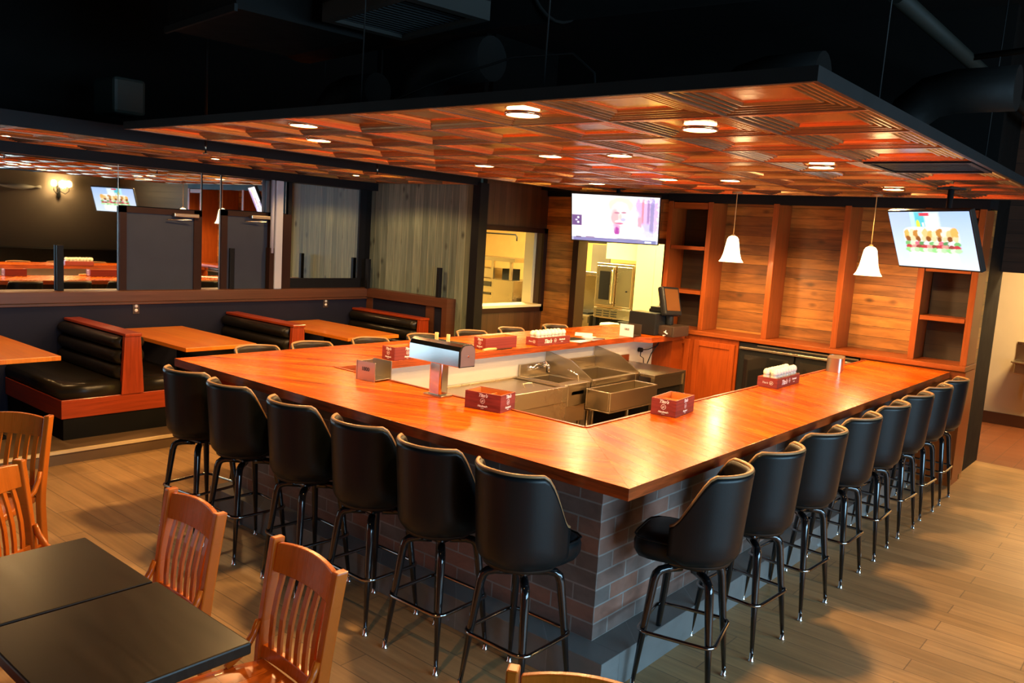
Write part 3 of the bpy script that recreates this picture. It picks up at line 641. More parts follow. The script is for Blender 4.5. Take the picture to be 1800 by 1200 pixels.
def dark_table(x0, x1, y0, y1, label):
    cx, cy = (x0+x1)/2, (y0+y1)/2
    t = thing('dining_table', label, 'table', (cx, cy, 0), group='black wood tables pushed together')
    hx, hy = (x1-x0)/2, (y1-y0)/2
    B(-hx, hx, -hy, hy, .72, .76).build('tabletop', 'table_black', t, bevel=.006)
    MB().lathe([(.045, .04), (.035, .08), (.035, .68), (.08, .72)], 16).build('pedestal', 'black', t)
    MB().box(-.25, .25, -.035, .035, 0, .04).box(-.035, .035, -.25, .25, 0, .039).build('base', 'black', t, bevel=.01)
dark_table(-1.60, -1.045, -2.0, -1.45, 'black wood table at left, farther from the camera')
dark_table(-1.035, -.435, -2.0, -1.44, 'black wood table with a worn edge, nearer the camera at bottom left')

# ================================================================== BOOTHS
def roll_back(mb, L, y, sgn, zs, th):
    for (z0, z1) in zs:
        zc, hz = (z0+z1)/2, (z1-z0)/2; rows = []
        for k in range(13):
            a = PI*k/12; rows.append((y+sgn*(th*.35+th*.65*math.sin(a)), zc-hz*math.cos(a)))
        P = []
        for x, e in ((0, .0), (.012, .6), (.035, .9), (.06, 1), (L-.06, 1), (L-.035, .9), (L-.012, .6), (L, 0)):
            P.append([(x, y+(yy-y)*(.45+.55*e), zc+(zz-zc)*(.82+.18*e)) for yy, zz in rows])
        mb.grid(P)
def booth(cy, label, double=True, h=.875):
    L = 1.25
    t = thing('booth_bench', label, 'booth bench', (-6.69, cy, .11), group='booth benches')
    s = (-1, 1) if double else (-1,)
    y0, y1 = (-.59, .59) if double else (-.59, .14)
    B(0, L-.015, y0+.02, y1-.02, 0, .185).build('plinth', 'black', t)
    B(.0, L, y0, y1, .185, .345).build('seat_frame', 'booth_wood_h', t, bevel=.004)
    MB().poly([(L-.03, -.10, .345), (L-.03, .10, .345), (L-.03, .07, h-.02), (L-.03, -.07, h-.02)], (.045, 0, 0)).build('end_panel', 'booth_wood', t, bevel=.003)
    B(0, L-.03, -.045, .045, .3, h-.03).build('back_core', 'black', t)
    B(0, L+.03, -.075, .075, h-.02, h+.008).build('cap', planks('booth_cap_wood', X_, Y_, 3, .4, (.34, .042, .006), (.30, .036, .005), gapw=0, rough=.3, grain=(2.5, 45), gamt=.5, coat=.4), t, bevel=.006)
    for sg in s:
        mb = MB(); R = []
        ya, yb_ = (.07, .575)
        for z, e in ((.345, 0), (.37, -.012), (.43, -.012), (.462, .004), (.474, .035), (.478, .10)):
            xa, xb, a, b = .0, L-.01-e, ya, yb_-e
            R.append([(xa, sg*a, z), (xb, sg*a, z), (xb, sg*b, z), (xa, sg*b, z), (xa, sg*a, z)])
        V = mb.grid(R); mb.bm.faces.new(V[-1][:4]); mb.build('seat_cushion', 'booth_vinyl', t, weld=True)
        mb = MB(); roll_back(mb, L-.035, sg*.045, sg, ((.46, .60), (.60, .735), (.735, .85)), .10); mb.build('back_cushion', 'booth_vinyl', t)
    return t
booth(.55, 'back to back black vinyl booth bench with reddish wood end, left one')
booth(2.27, 'back to back black vinyl booth bench in the middle, between the two full tables')
booth(4.06, 'single black vinyl booth bench in the far corner', False)
booth(-1.25, 'back to back black vinyl booth bench beyond the left edge of the view')
def booth_table(y0, y1, label, x1=-5.22):
    t = thing('booth_table', label, 'table', (-6.0, (y0+y1)/2, .11), group='orange wood booth tables')
    h = (y1-y0)/2
    B(-.66, x1+6.0, -h, h, .712, .75).build('tabletop', 'table_wood', t, bevel=.004)
    MB().lathe([(.05, .03), (.04, .07), (.04, .68), (.09, .712)], 16).build('pedestal', 'black', t)
    MB().box(-.25, .25, -.04, .04, 0, .03).box(-.04, .04, -.25, .25, 0, .029).build('base', 'black', t)
booth_table(-.68, -.10, 'orange wood booth table cut by the left edge', -5.28)
booth_table(.94, 1.66, 'orange wood booth table between the left and middle booths', -5.24)
booth_table(2.72, 3.44, 'orange wood booth table at the corner booth', -5.18)

# ================================================================== BACK BAR
bs = thing('back_bar_shelving', 'tall stained wood back bar shelving with open bays', 'shelving', (0, 0, 0))
for x in (-3.06, -2.57): MB().box(x-.028, x+.028, 5.54, 5.89, 1.13, 2.54).build('stile', 'shelf_wood', bs, bevel=.003)
for x in (-1.83, -1.10): MB().box(x-.03, x+.03, 5.54, 5.89, 1.13, 2.54).build('upright', 'shelf_wood', bs, bevel=.003)
for x in (-.375, .075): MB().box(x-.028, x+.028, 5.54, 5.89, 1.13, 2.54).build('stile', 'shelf_wood', bs, bevel=.003)
for z in (2.03, 1.54): B(-3.025, -2.605, 5.55, 5.89, z-.02, z+.02).build('shelf', 'shelf_wood_h', bs)
for z in (1.98, 1.53): B(-.34, .04, 5.55, 5.89, z-.02, z+.02).build('shelf', 'shelf_wood_h', bs)
B(-3.025, -2.605, 5.55, 5.60, 2.46, 2.54).build('top_rail', 'shelf_wood_h', bs); B(-.34, .04, 5.55, 5.60, 2.46, 2.54).build('top_rail', 'shelf_wood_h', bs)
for x0, x1 in ((-3.025, -2.605), (-.34, .04)): B(x0, x1, 5.86, 5.885, 1.13, 2.46).build('back_panel', planks('dark_shelf_back', (1, 0, 0), Z_, 3.2, .14, (.035, .02, .011), (.018, .011, .007), rough=.5, gap=(.01, .006, .004), gapw=.003, grain=(2, 22), gamt=.8, knots=.6), bs)
B(-3.10, .12, 5.43, 5.895, 1.085, 1.13).build('ledge', 'shelf_wood_h', bs, bevel=.004)
def cabinet(x0, x1, label, door=True):
    t = thing('base_cabinet', label, 'cabinet', (x0, 5.47, 0)); W = x1-x0
    B(0, W, 0, .40, .08, 1.08).box(.02, W-.02, .05, .38, 0, .08).build('body', 'cab_wood', t)
    if door:
        d = B(.03, W-.03, -.02, -.002, .12, 1.03).build('door', 'cab_wood', t, bevel=.003)
        MB().box(.03, .09, -.032, -.02, .12, 1.03).box(W-.09, W-.03, -.032, -.02, .12, 1.03).box(.09, W-.09, -.032, -.02, .97, 1.03).box(.09, W-.09, -.032, -.02, .12, .18).build('door_frame', 'cab_wood', d, bevel=.003)
cabinet(-3.08, -2.60, 'stained wood base cabinet behind the register')
cabinet(-2.60, -2.06, 'stained wood base cabinet with panel door left of the bottle cooler')
cabinet(-.80, .12, 'stained wood base cabinet under the right shelf tower', False)
t = thing('bottle_cooler', 'black under counter bottle cooler with steel trim and glass doors', 'cooler', (-2.05, 5.47, 0))
B(0, 1.24, 0, .40, 0, 1.07).build('body', 'black_plastic', t)
B(.02, 1.22, -.055, 0, 1.005, 1.03).build('steel_handle', 'steel_h', t, bevel=.004)
B(.20, 1.235, -.005, .0, 1.05, 1.062).build('top_strip', 'steel_h', t)
for k in range(2):
    d = B(.03+k*.60, .61+k*.60, -.03, 0, .1, 1.0).build('door', 'black_plastic', t, bevel=.004)
    B(.08+k*.60, .56+k*.60, -.034, -.03, .16, .95).build('glass_pane', 'glass_pane', d)
# pendants
for x, y, z, lab in ((-2.03, 5.02, 2.03, 'lit white bell glass pendant lamp by the left shelf tower'), (-.69, 5.02, 2.0, 'lit white bell glass pendant lamp left of the sandwich screen')):
    t = thing('pendant_lamp', lab, 'pendant lamp', (x, y, z), group='glass pendant lamps over the back bar')
    pr = [(.018, .135), (.038, .125), (.05, .105), (.06, .05), (.072, -.02), (.088, -.07), (.108, -.10), (.104, -.10), (.082, -.068), (.066, -.02), (.054, .05), (.042, .10), (0, .118)]
    MB().lathe([(a*1.12, b*1.12) for a, b in pr], 28, cap=False).build('shade', 'shade_lit', t)
    MB().lathe([(0, .13), (.02, .13), (.018, .165), (.006, .17), (0, .17)], 14).build('socket', 'piping', t)
    MB().tube([(0, 0, .165), (0, 0, 2.62-z)], .004, 6).build('cord', 'wood_light', t)
    MB().lathe([(0, 0), (.05, 0), (.05, .02), (0, .02)], 18, c=(0, 0, 2.60-z)).build('canopy', 'piping', t)
    MB().lathe([(0, -.03), (.022, -.015), (.026, .01), (.016, .05), (0, .07)], 14).build('bulb', 'bulb', t)
    l = light('pendant_light', 'POINT', (0, .0, -.09), 42, (1, .60, .24), shadow_soft_size=.04); l.parent = t

# ================================================================== UNDER BAR STEEL
t = thing('ice_bin', 'stainless steel ice bin with sliding lid inside the bar', 'ice bin', (-2.95, 1.30, 0))
MB().box(0, .56, 0, 1.55, .10, .66).box(0, .03, 0, 1.55, .66, .80).box(.53, .57, 0, 1.55, .66, .80).box(.03, .53, 0, .03, .66, .80).box(.03, .53, 1.5, 1.55, .66, .80).build('body', 'steel_h', t, bevel=.004)
B(.03, .53, .03, 1.47, .77, .785).build('lid', 'steel', t, bevel=.003)
MB().tube([(.36, 1.22, .79), (.34, 1.22, .815), (.34, 1.34, .815), (.36, 1.34, .79)], .004, 6).build('lid_handle', 'steel', t)
B(.57, .575, .25, 1.2, .2, .5).build('access_panel', 'steel_h', t)
for y in (.06, 1.49): MB().tube([(.5, y, 0), (.5, y, .12)], .02, 8).tube([(.06, y, 0), (.06, y, .12)], .02, 8).build('leg', 'steel', t)
t = thing('hand_sink', 'small steel hand sink with wall faucet beside the ice bin', 'sink', (-2.95, 2.87, 0))
mb = MB(); mb.box(0, .53, 0, .04, .60, .80).box(0, .53, .33, .38, .60, .80).box(0, .10, .04, .33, .60, .80).box(.42, .53, .04, .33, .60, .80).box(.10, .42, .04, .33, .60, .62)
mb.build('basin', 'steel', t, bevel=.008)
B(0, .02, 0, .38, .80, .90).build('back_splash', 'steel_h', t)
MB().tube([(.02, .10, .86), (.06, .10, .86), (.07, .18, .90), (.07, .24, .90), (.16, .18, .93), (.20, .18, .90), (.20, .18, .85)], .011, 10).tube([(.05, .06, .86), (.05, .30, .86)], .014, 10).build('faucet', 'chrome', t)
for y in (.07, .29): MB().lathe([(0, 0), (.022, 0), (.018, .03), (0, .03)], 10, c=(.07, y, .865)).build('faucet_handle', 'chrome', t)
MB().tube([(.46, .28, .80), (.46, .28, .85), (.40, .20, .90)], .007, 8).build('side_spout', 'chrome', t)
B(.525, .53, .10, .28, .70, .73).build('label_slot', 'black_plastic', t)
B(.03, .5, .03, .35, .45, .60).tube([(.46, .33, 0), (.46, .33, .46)], .018, 8).tube([(.1, .33, 0), (.1, .33, .46)], .018, 8).build('stand', 'steel', t)
MB().tube([(.44, .12, .46), (.50, .14, .32), (.50, .16, .05)], .02, 8).build('drain_pipe', plain('drain_hose', (.5, .4, .25), rough=.5), t)
def splash(y, label):
    MB().poly([(-2.95, y, .62), (-2.42, y, .62), (-2.42, y, .80), (-2.62, y, .97), (-2.95, y, 1.0)], (0, .012, 0))
t = thing('cocktail_station', 'stainless steel cocktail station with tall side splashes', 'bar sink', (0, 0, 0))
for y in (3.262, 4.06): MB().poly([(-2.95, y, .62), (-2.42, y, .62), (-2.42, y, .81), (-2.66, y, .95), (-2.95, y, 1.0)], (0, .014, 0)).build('side_splash', 'steel_h', t)
MB().box(-2.95, -2.42, 3.277, 3.32, .52, .80).box(-2.95, -2.42, 4.01, 4.058, .52, .80).box(-2.95, -2.86, 3.32, 4.01, .52, .80).box(-2.47, -2.42, 3.32, 4.01, .52, .80).box(-2.86, -2.47, 3.32, 4.01, .52, .54).box(-2.95, -2.93, 3.277, 4.058, .8, .90).build('basin', 'steel', t, bevel=.005)
for x in (-2.88, -2.48):
    for y in (3.32, 4.0): MB().tube([(x, y, 0), (x, y, .53)], .018, 8).build('leg', 'steel', t)
sr = thing('speed_rail', 'stainless steel bottle trough hung on the cocktail station', 'bottle rail', (-2.39, 3.14, 0))
MB().box(0, .015, 0, .80, .58, .75).box(.245, .26, 0, .80, .58, .75).box(.015, .245, 0, .015, .58, .75).box(.015, .245, .785, .80, .58, .75).box(.0, .26, 0, .80, .565, .58).build('trough', 'steel', sr, bevel=.006)
B(-.028, .0, .35, .45, .62, .66).build('bracket', 'steel', sr)
t = thing('drainboard', 'stainless steel drainboard table with open black underside inside the bar', 'drainboard', (-2.95, 4.08, 0))
B(0, .70, 0, .62, .77, .80).box(0, .02, 0, .62, .8, .87).build('top', 'steel_h', t, bevel=.004)
MB().box(.03, .66, .02, .60, .12, .68).build('underside_shade', 'black_plastic', t)  # black block stands for the shade under the open drainboard
MB().box(.66, .70, .0, .04, 0, .77).box(.66, .70, .58, .62, 0, .77).box(.66, .69, .04, .58, .66, .77).build('frame', 'steel', t)
t = thing('floor_mat', 'black rubber mat on the floor inside the bar', 'mat', (-1.6, 3.0, 0))
B(-.55, .5, -1.6, 1.9, 0, .012).build('mat', 'black_plastic', t)
t = thing('wall_plug', 'black plug with cord in the outlet under the left counter end', 'plug', (-2.955, 4.92, .90))
MB().tube([(0, 0, 0), (.045, 0, 0)], .024, 10).build('plug_body', 'black_plastic', t)
MB().tube([(.03, 0, 0), (.05, .12, .0), (.06, .28, .03), (.07, .40, .10)], .005, 6).tube([(.03, 0, -.01), (.05, -.04, -.06), (.05, .03, -.09), (.05, .05, -.2)], .005, 6).build('cord', 'black_plastic', t)
tag(MB().tube([(-2.80, 5.08, 1.0), (-2.86, 5.03, .86), (-2.90, 4.95, .62), (-2.93, 4.9, .3)], .006, 6).build('power_cable', 'black_plastic'), 'black cable hanging from the register end of the counter', 'cable')

# ================================================================== ON THE BAR TOP
def emblem(parent, loc, rot, R):
    mb = MB(); n = 20
    for k in range(n):
        a, b = 2*PI*k/n, 2*PI*(k+1)/n
        mb.box(0, .0001, 0, .0001, 0, .0001) if False else None
        q = [mb.bm.verts.new((rr*math.cos(c), rr*math.sin(c), 0)) for rr, c in ((R, a), (R, b), (R*.84, b), (R*.84, a))]
        mb.bm.faces.new(q)
    # still and palm like marks inside the round emblem
    mb.poly([(-R*.45, -R*.45, 0), (-R*.05, -R*.45, 0), (-R*.12, R*.05, 0), (-R*.2, R*.5, 0), (-R*.32, R*.05, 0)], (0, 0, .0006))
    mb.poly([(R*.15, -R*.35, 0), (R*.3, -R*.35, 0), (R*.3, R*.3, 0), (R*.15, R*.3, 0)], (0, 0, .0006))
    mb.poly([(R*.3, -R*.05, 0), (R*.5, R*.25, 0), (R*.42, R*.32, 0), (R*.3, R*.12, 0)], (0, 0, .0006))
    o = mb.build('emblem', 'print_white', parent); o.location = loc; o.rotation_euler = rot
def crate(L, D, H, label, loc, rz, styles, divider=True, group='printed wooden bar crates', open_=True):
    t = thing('wooden_crate', label, 'crate', loc, rz, group)
    th = .009
    o = MB().box(0, L, 0, th, 0, H).box(0, L, D-th, D, 0, H).box(0, th, th, D-th, 0, H).box(L-th, L, th, D-th, 0, H).build('crate_wall', 'box_wood', t, bevel=.0015)
    MB().box(th, L-th, th, D-th, .0, .012).box(th, L-th, th, th+.001, .012, H-.002).box(th, L-th, D-th-.001, D-th, .012, H-.002).box(th, th+.001, th, D-th, .012, H-.002).box(L-th-.001, L-th, th, D-th, .012, H-.002).build('crate_lining', 'box_in', t)
    if divider:
        if L > D: B(L*.5-.004, L*.5+.004, th, D-th, .012, H*.8).build('divider', 'box_in', t)
        else: B(th, L-th, D*.5-.004, D*.5+.004, .012, H*.8).build('divider', 'box_in', t)
    for face, st in styles:
        if face == 'front': c = lambda a, z: (a*L, -.0012, z*H); rot = (PI/2, 0, 0); W = L
        else: c = lambda a, z: (L+.0012, a*D, z*H); rot = (PI/2, 0, PI/2); W = D
        if st == 'stack':
            k = min(1, H/.1)
            text('lettering', "Tito's", .026*k, 'print_white', t, c(.5, .84), rot, shear=.35, bold=.0008)
            emblem(t, c(.5, .54), rot, .0155*k)
            text('lettering', 'Handmade', .0145*k, 'print_white', t, c(.5, .24), rot, shear=.3, bold=.0006)
            text('lettering', 'VODKA', .006*k, 'print_white', t, c(.5, .12), rot)
        elif st == 'line':
            text('lettering', "Tito's", .050, 'print_white', t, c(.30, .5), rot, shear=.4, bold=.0012)
            emblem(t, c(.53, .55), rot, .018)
            text('lettering', 'Handmade', .021, 'print_white', t, c(.74, .62), rot, shear=.3, bold=.0006)
            text('lettering', 'VODKA', .010, 'print_white', t, c(.74, .32), rot)
        elif st == 'small':
            text('lettering', "Tito's", .020, 'print_white', t, c(.38, .48), rot, shear=.4)
            emblem(t, c(.70, .5), rot, .014)
    return t
crate(.235, .165, .10, 'empty printed wooden crate in front of the beer tap, on the front counter', (-1.45, .56, ZT), .19, (('front', 'stack'), ('side', 'stack')))
crate(.155, .285, .10, 'empty printed wooden crate at the inner bar corner on the right counter', (-.71, 1.36, ZT), .12, (('front', 'stack'), ('side', 'stack')))
crate(.135, .27, .10, 'empty printed wooden crate on the far counter between the napkin caddy and beer tap', (-2.99, 1.28, ZT), .03, (('front', 'stack'), ('side', 'stack')))
crate(.135, .42, .10, 'printed wooden crate on the far counter with a knife beside it', (-3.05, 2.36, ZT), .02, (('front', 'stack'),))
c1 = crate(.14, .49, .075, 'low printed crate full of glass jars on the far counter', (-2.995, 3.0, ZT), .0, (('front', 'small'), ('side', 'line')), False)
c2 = crate(.15, .46, .075, 'low printed crate full of glass jars on the right counter', (-.745, 2.93, ZT), .03, (('front', 'small'), ('side', 'line')), False)
def jar(label, loc, group):
    t = thing('glass_jar', label, 'glass jar', loc, random.uniform(0, 6), group)
    MB().lathe([(0, 0), (.024, 0), (.026, .006), (.026, .065), (.020, .076), (.020, .082)], 12, cap=False).lathe([(.020, .082), (.018, .082), (.018, .076), (.023, .064), (.023, .006), (0, .005)], 12, cap=False).build('jar_body', 'glass', t)
    MB().lathe([(0, .074), (.024, .074), (.0265, .086), (.0265, .098), (.020, .112), (.009, .119), (0, .120)], 12).build('jar_lid', 'jarlid', t)
    return t
MT['jarlid'] = plain('pale_crinkled_cap', (.82, .76, .62), rough=.35, bump=.6, bscale=90, var=.2)
j0 = jar('small clear glass jar with pale cap in the crate on the far counter', (-2.955, 3.045, ZT+.012), 'glass jars in the far counter crate')
index_kids()
first = True
for (bx, by, n, lab, grp) in ((-2.955, 3.045, 8, 'small clear glass jar with pale cap in the crate on the far counter', 'glass jars in the far counter crate'),
                         (-.70, 2.985, 8, 'small clear glass jar with pale cap in the crate on the right counter', 'glass jars in the right counter crate')):
    for i in range(n):
        for k in range(2):
            if first: first = False; continue
            a = .03 if bx > -1 else 0
            dup(j0, (bx+k*.056-a*i*.055, by+i*.055+random.uniform(-.002, .002), ZT+.012+random.uniform(0, .004)), random.uniform(0, 6), lab, grp)
def napkin(label, loc, rz, txt='1800', mat='steel', s=1.0):
    t = thing('napkin_caddy', label, 'napkin holder', loc, rz)
    MB().box(0, .165*s, 0, .006, 0, .125*s).box(0, .165*s, .15*s, .156*s, 0, .125*s).box(0, .006, .006, .15*s, 0, .118*s).box(.006, .165*s, .006, .15*s, .008, .014).build('body', mat, t, bevel=.0015)
    for x in (0, .157*s): B(x, x+.008, -.003, .001, 0, .125*s).build('edge_fold', mat, t)
    text('lettering', txt, .034*s, 'print_dark', t, (.082*s, -.0012, .075*s), (PI/2, 0, 0), bold=.001)
    return t
napkin('steel napkin caddy with dark number lettering on the front counter', (-2.44, .585, ZT), .10)
n2 = napkin('white fronted napkin caddy in front of the register', (-2.99, 4.57, ZT), .0, mat='brown_plastic')
B(-.002, .167, -.0045, -.0035, .0, .128).build('front_card', 'blue_white', n2)
text('lettering', '1800', .032, 'print_dark', n2, (.082, -.0055, .075), (PI/2, 0, 0), bold=.0008)
t = thing('steel_caddy', 'plain shiny steel caddy at the far end of the right counter', 'napkin holder', (-.70, 4.24, ZT), .25)
mb = MB(); P = ring_pts(.065, .14, .04, 0, cx=.06, cy=.14)
mb.grid([[p for p in P+[P[0]]], [(x, y, .12) for x, y, z in P+[P[0]]]]); mb.bm.faces.new([mb.bm.verts.new((x, y, .118)) for x, y, z in P]); mb.build('body', 'steel', t)
# beer tap
t = thing('beer_tap', 'stainless steel beer tap tower with wide box head on the front counter', 'beer tap', (-1.77, .665, ZT))
B(-.05, .05, -.035, .035, 0, .225).build('column', 'chrome', t, bevel=.012, bseg=3)
B(-.075, .075, -.05, .05, 0, .012).build('base_plate', 'steel', t, bevel=.003)
mb = MB(); prof = [(-.065, .205), (.065, .205), (.065, .30), (.052, .325), (.03, .338), (-.03, .338), (-.052, .325), (-.065, .30)]
mb.poly([(-.20, y, z) for y, z in prof], (.42, 0, 0)).build('head', 'chrome', t, bevel=.004)
prof2 = [(y*.97, .205+(z-.205)*.97+.002) for y, z in prof]
mb = MB(); mb.poly([(.22, y, z) for y, z in prof], (.005, 0, 0)).build('end_cap_edge', 'black_plastic', t)
pr3 = [(y*.92, .272+(z-.272)*.92) for y, z in prof]
cap = MB().poly([(.225, y, z) for y, z in pr3], (.004, 0, 0)).build('end_cap', plain('satin_end_cap', (.40, .30, .26), rough=.4, metal=.8), t)
MB().tube([(.229, 0, .27), (.234, 0, .27)], .006, 10).build('end_screw', 'chrome', cap)
for x in (-.14, -.04, .06, .16):
    fa = MB().tube([(x, .065, .265), (x, .10, .265), (x, .115, .235), (x, .115, .19)], .011, 10).build('faucet', 'chrome', t)
    if x in (-.14, -.04): MB().tube([(x, .10, .275), (x, .105, .36)], [.009, .012], 8).build('tap_handle', 'wood_light', fa)
# knife, papers
t = thing('bar_knife', 'knife with pale wooden handle on the far counter beside the crate', 'knife', (-2.868, 2.28, ZT), 1.60)
MB().tube([(0, 0, .012), (.06, 0, .014), (.17, 0, .012)], [.011, .014, .011], 8).build('handle', 'wood_light', t)
MB().poly([(.17, -.012, .004), (.38, -.010, .004), (.40, .006, .004), (.17, .012, .004)], (0, 0, .003)).build('blade', 'black_plastic', t)
for k, (x, y, rz, m, lab, dx, dy) in enumerate(((-2.92, 3.72, .15, 'paper', 'white paper sheet on the far counter beside the jar crate', .16, .24), (-3.02, 3.76, -.1, 'black_plastic', 'black folder lying on the white papers', .15, .22),
      (-2.93, 3.98, .1, 'purple_paper', 'lilac sheet on the far counter behind the white papers', .16, .26), (-3.18, 4.18, .6, 'paper', 'white paper sheet lying near the register', .18, .30), (-3.02, 4.04, .3, 'paper', 'folded white receipt book under the lilac sheet', .11, .16))):
    z = ZT+.0006+.0015*k
    tag(B(-dx/2, dx/2, -dy/2, dy/2, 0, .0012 if m != 'black_plastic' else .006).build('paper_sheet' if m != 'black_plastic' else 'folder', m, loc=(x, y, z)), lab, 'paper' if m != 'black_plastic' else 'folder').rotation_euler = (0, 0, rz)
tag(MB().tube([(-.06, 0, .005), (.06, 0, .005)], .004, 8).build('pen', 'black_plastic', loc=(-2.86, 3.99, ZT+.008)), 'black pen on the lilac sheet', 'pen').rotation_euler = (0, 0, .8)
# register
t = thing('cash_register', 'black point of sale terminal with printer at the end of the far counter', 'cash register', (-3.0, 4.95, ZT), .0)
MB().box(-.12, .22, -.02, .20, 0, .24).build('printer_box', 'black_plastic', t, bevel=.012)
MB().box(.20, .40, .06, .40, 0, .115).build('drawer', 'brown_plastic', t, bevel=.006)
MB().box(.22, .38, .052, .06, .02, .10, 'brown_plastic').build('drawer_front', 'brown_plastic', t)
MB().lathe([(0, 0), (.007, 0), (.007, .006), (0, .006)], 10, c=(0, 0, 0)).build('lock', 'chrome', t, loc=(.31, .05, .065)).rotation_euler = (PI/2, 0, 0)
MB().box(-.04, .20, .20, .36, 0, .22).box(-.02, .16, .22, .34, .22, .27).build('side_unit', 'black_plastic', t, bevel=.012)
MB().box(.02, .17, .18, .36, .24, .30).tube([(.25, .22, .115), (.25, .22, .22)], .045, 14).build('stand', 'black_plastic', t, bevel=.01)
Rm = Matrix.Rotation(-.30, 3, 'X')
sc = MB().box(-.15, .15, -.035, .035, -.15, .17).build('monitor_shell', 'black_plastic', t, bevel=.02, loc=(.25, .20, .36)); sc.rotation_euler = (-.30, .05, 1.42)
B(-.115, .115, -.0385, -.036, -.10, .14).build('touch_screen', plain('idle_screen_glass', (.13, .05, .014), rough=.3), sc)
B(-.06, .06, .035, .07, -.1, .1).build('rear_housing', 'black_plastic', sc, bevel=.015)
tag(MB().tube([(0, 0, .008), (.03, .02, .02), (.05, 0, .035), (.02, -.01, .05), (.04, .02, .06)], .009, 6).build('receipt_roll', 'paper', loc=(-2.72, 5.0, ZT)), 'crumpled white receipt beside the register', 'paper')

# ================================================================== SCREENS
def screen_mat(name, layers, bg, strength):
    m, nt, b = new_mat(name); co = coord(nt)
    sp = nd(nt, 'ShaderNodeSeparateXYZ'); nz = nd(nt, 'ShaderNodeTexNoise'); setin(nz, Scale=26.0, Detail=3.0); nt.links.new(co, nz.inputs['Vector'])
    nt.links.new(co, sp.inputs[0]); X, Z = sp.outputs[0], sp.outputs[2]
    wob = math_(nt, 'MULTIPLY', math_(nt, 'SUBTRACT', nz.outputs[0], .5), 1.0)
    col = None
    def asn(c):
        n = nd(nt, 'ShaderNodeRGB'); n.outputs[0].default_value = C4(c); return n.outputs[0]
    top, bot = bg
    g = math_(nt, 'MULTIPLY_ADD', Z, 2.2, .5, clamp=True); col = mixc(nt, g, tuple(bot), tuple(top))
    for L in layers:
        kind, cx, cz, hx, hz, c, soft, wb = L
        dx = math_(nt, 'ABSOLUTE', math_(nt, 'DIVIDE', math_(nt, 'SUBTRACT', X, cx), hx)); dz = math_(nt, 'ABSOLUTE', math_(nt, 'DIVIDE', math_(nt, 'SUBTRACT', Z, cz), hz))
        if kind == 'e': d = math_(nt, 'SQRT', math_(nt, 'ADD', math_(nt, 'MULTIPLY', dx, dx), math_(nt, 'MULTIPLY', dz, dz)))
        elif kind == 's':
            p4 = lambda q: math_(nt, 'POWER', q, 5.0)
            d = math_(nt, 'POWER', math_(nt, 'ADD', p4(dx), p4(dz)), .2)
        else: d = math_(nt, 'MAXIMUM', dx, dz)
        if wb: d = math_(nt, 'ADD', d, math_(nt, 'MULTIPLY', wob, wb))
        f_ = math_(nt, 'MULTIPLY_ADD', math_(nt, 'SUBTRACT', 1.0, d), 1.0/soft, .5, clamp=True)
        if kind == 'n' or len(c) == 4:
            pass
        col = mixc(nt, f_, col, tuple(c[:3]))
    nt.links.new(col, b.inputs['Emission Color']); b.inputs['Emission Strength'].default_value = strength
    b.inputs['Base Color'].default_value = (.01, .01, .01, 1); b.inputs['Roughness'].default_value = .15
    return m
def tv(name, label, loc, rz, tilt, w_, h_, mat, top):
    t = thing('wall_screen', label, 'television', loc, rz)
    t.name = 'television'
    bz = B(-w_/2-.012, w_/2+.012, .0, .045, -h_/2-.014, h_/2+.012).build('housing', 'black_plastic', t, bevel=.005); bz.rotation_euler = (tilt, 0, 0)
    s_ = B(-w_/2, w_/2, -.003, -.0005, -h_/2, h_/2).build('screen', mat, t); s_.rotation_euler = (tilt, 0, 0)
    MB().box(-.10, .10, .045, .075, -.08, .08).tube([(0, .09, 0), (0, .12, .05), (0, .12, top)], .022, 10).box(-.07, .07, .05, .19, top-.012, top).build('ceiling_mount', 'black_plastic', t)
lay = [('r', -.13, .13, .045, .11, (.55, .9, .95), .3, 0), ('r', -.075, .13, .055, .10, (.10, .62, .72), .3, 0), ('r', .04, .13, .07, .09, (.85, .95, .95), .4, .3), ('r', -.03, .205, .05, .012, (.75, .05, .10), .4, 0),
       ('e', -.105, .125, .02, .035, (.85, .85, .08), .35, .3), ('s', .0, .02, .27, .085, (1, .98, .95), .10, 0), ('s', -.01, -.145, .24, .06, (1, .95, .93), .12, 0)]
random.seed(3)
for k in range(11):
    x = -.235+k*.047
    lay.append(('e', x, .045+random.uniform(-.010, .012), .036, .042, ((.95, .50, .12), (1, .86, .5), (.62, .26, .05), (1, .92, .72), (.9, .62, .25))[k % 5], .35, 1.1))
for k in range(10): lay.append(('e', -.235+k*.052, .008, .026, .022, ((.30, .09, .02), (.95, .72, .4))[k % 2], .5, 1.2))
for k in range(11):
    lay.append(('e', -.24+k*.048, -.030, .036, .019, ((.20, .55, .18), (.75, .93, .6), (.80, .18, .25), (.12, .35, .12), (.95, .8, .85))[k % 5], .4, 1.1))
for k in range(10): lay.append(('e', -.235+k*.052, -.056, .036, .017, ((.62, .05, .07), (.92, .35, .30), (.35, .06, .05))[k % 3], .4, 1.1))
for k in range(12): lay.append(('e', -.25+k*.045, -.082, .034, .018, ((.35, .78, .28), (.80, .97, .70), (.55, .88, .45))[k % 3], .4, 1.1))
for k in range(5): lay.append(('r', -.055+k*.032, .125, .011, .016, (1, 1, 1), .3, .5))
tv('sandwich_screen', 'television tilted down at the right, showing a long filled sandwich', (.028, 4.095, 2.215), -.582, .39, .80, .45, screen_mat('sandwich_picture', lay, ((.42, .60, .95), (.80, .90, 1.0)), 1.25), .40)
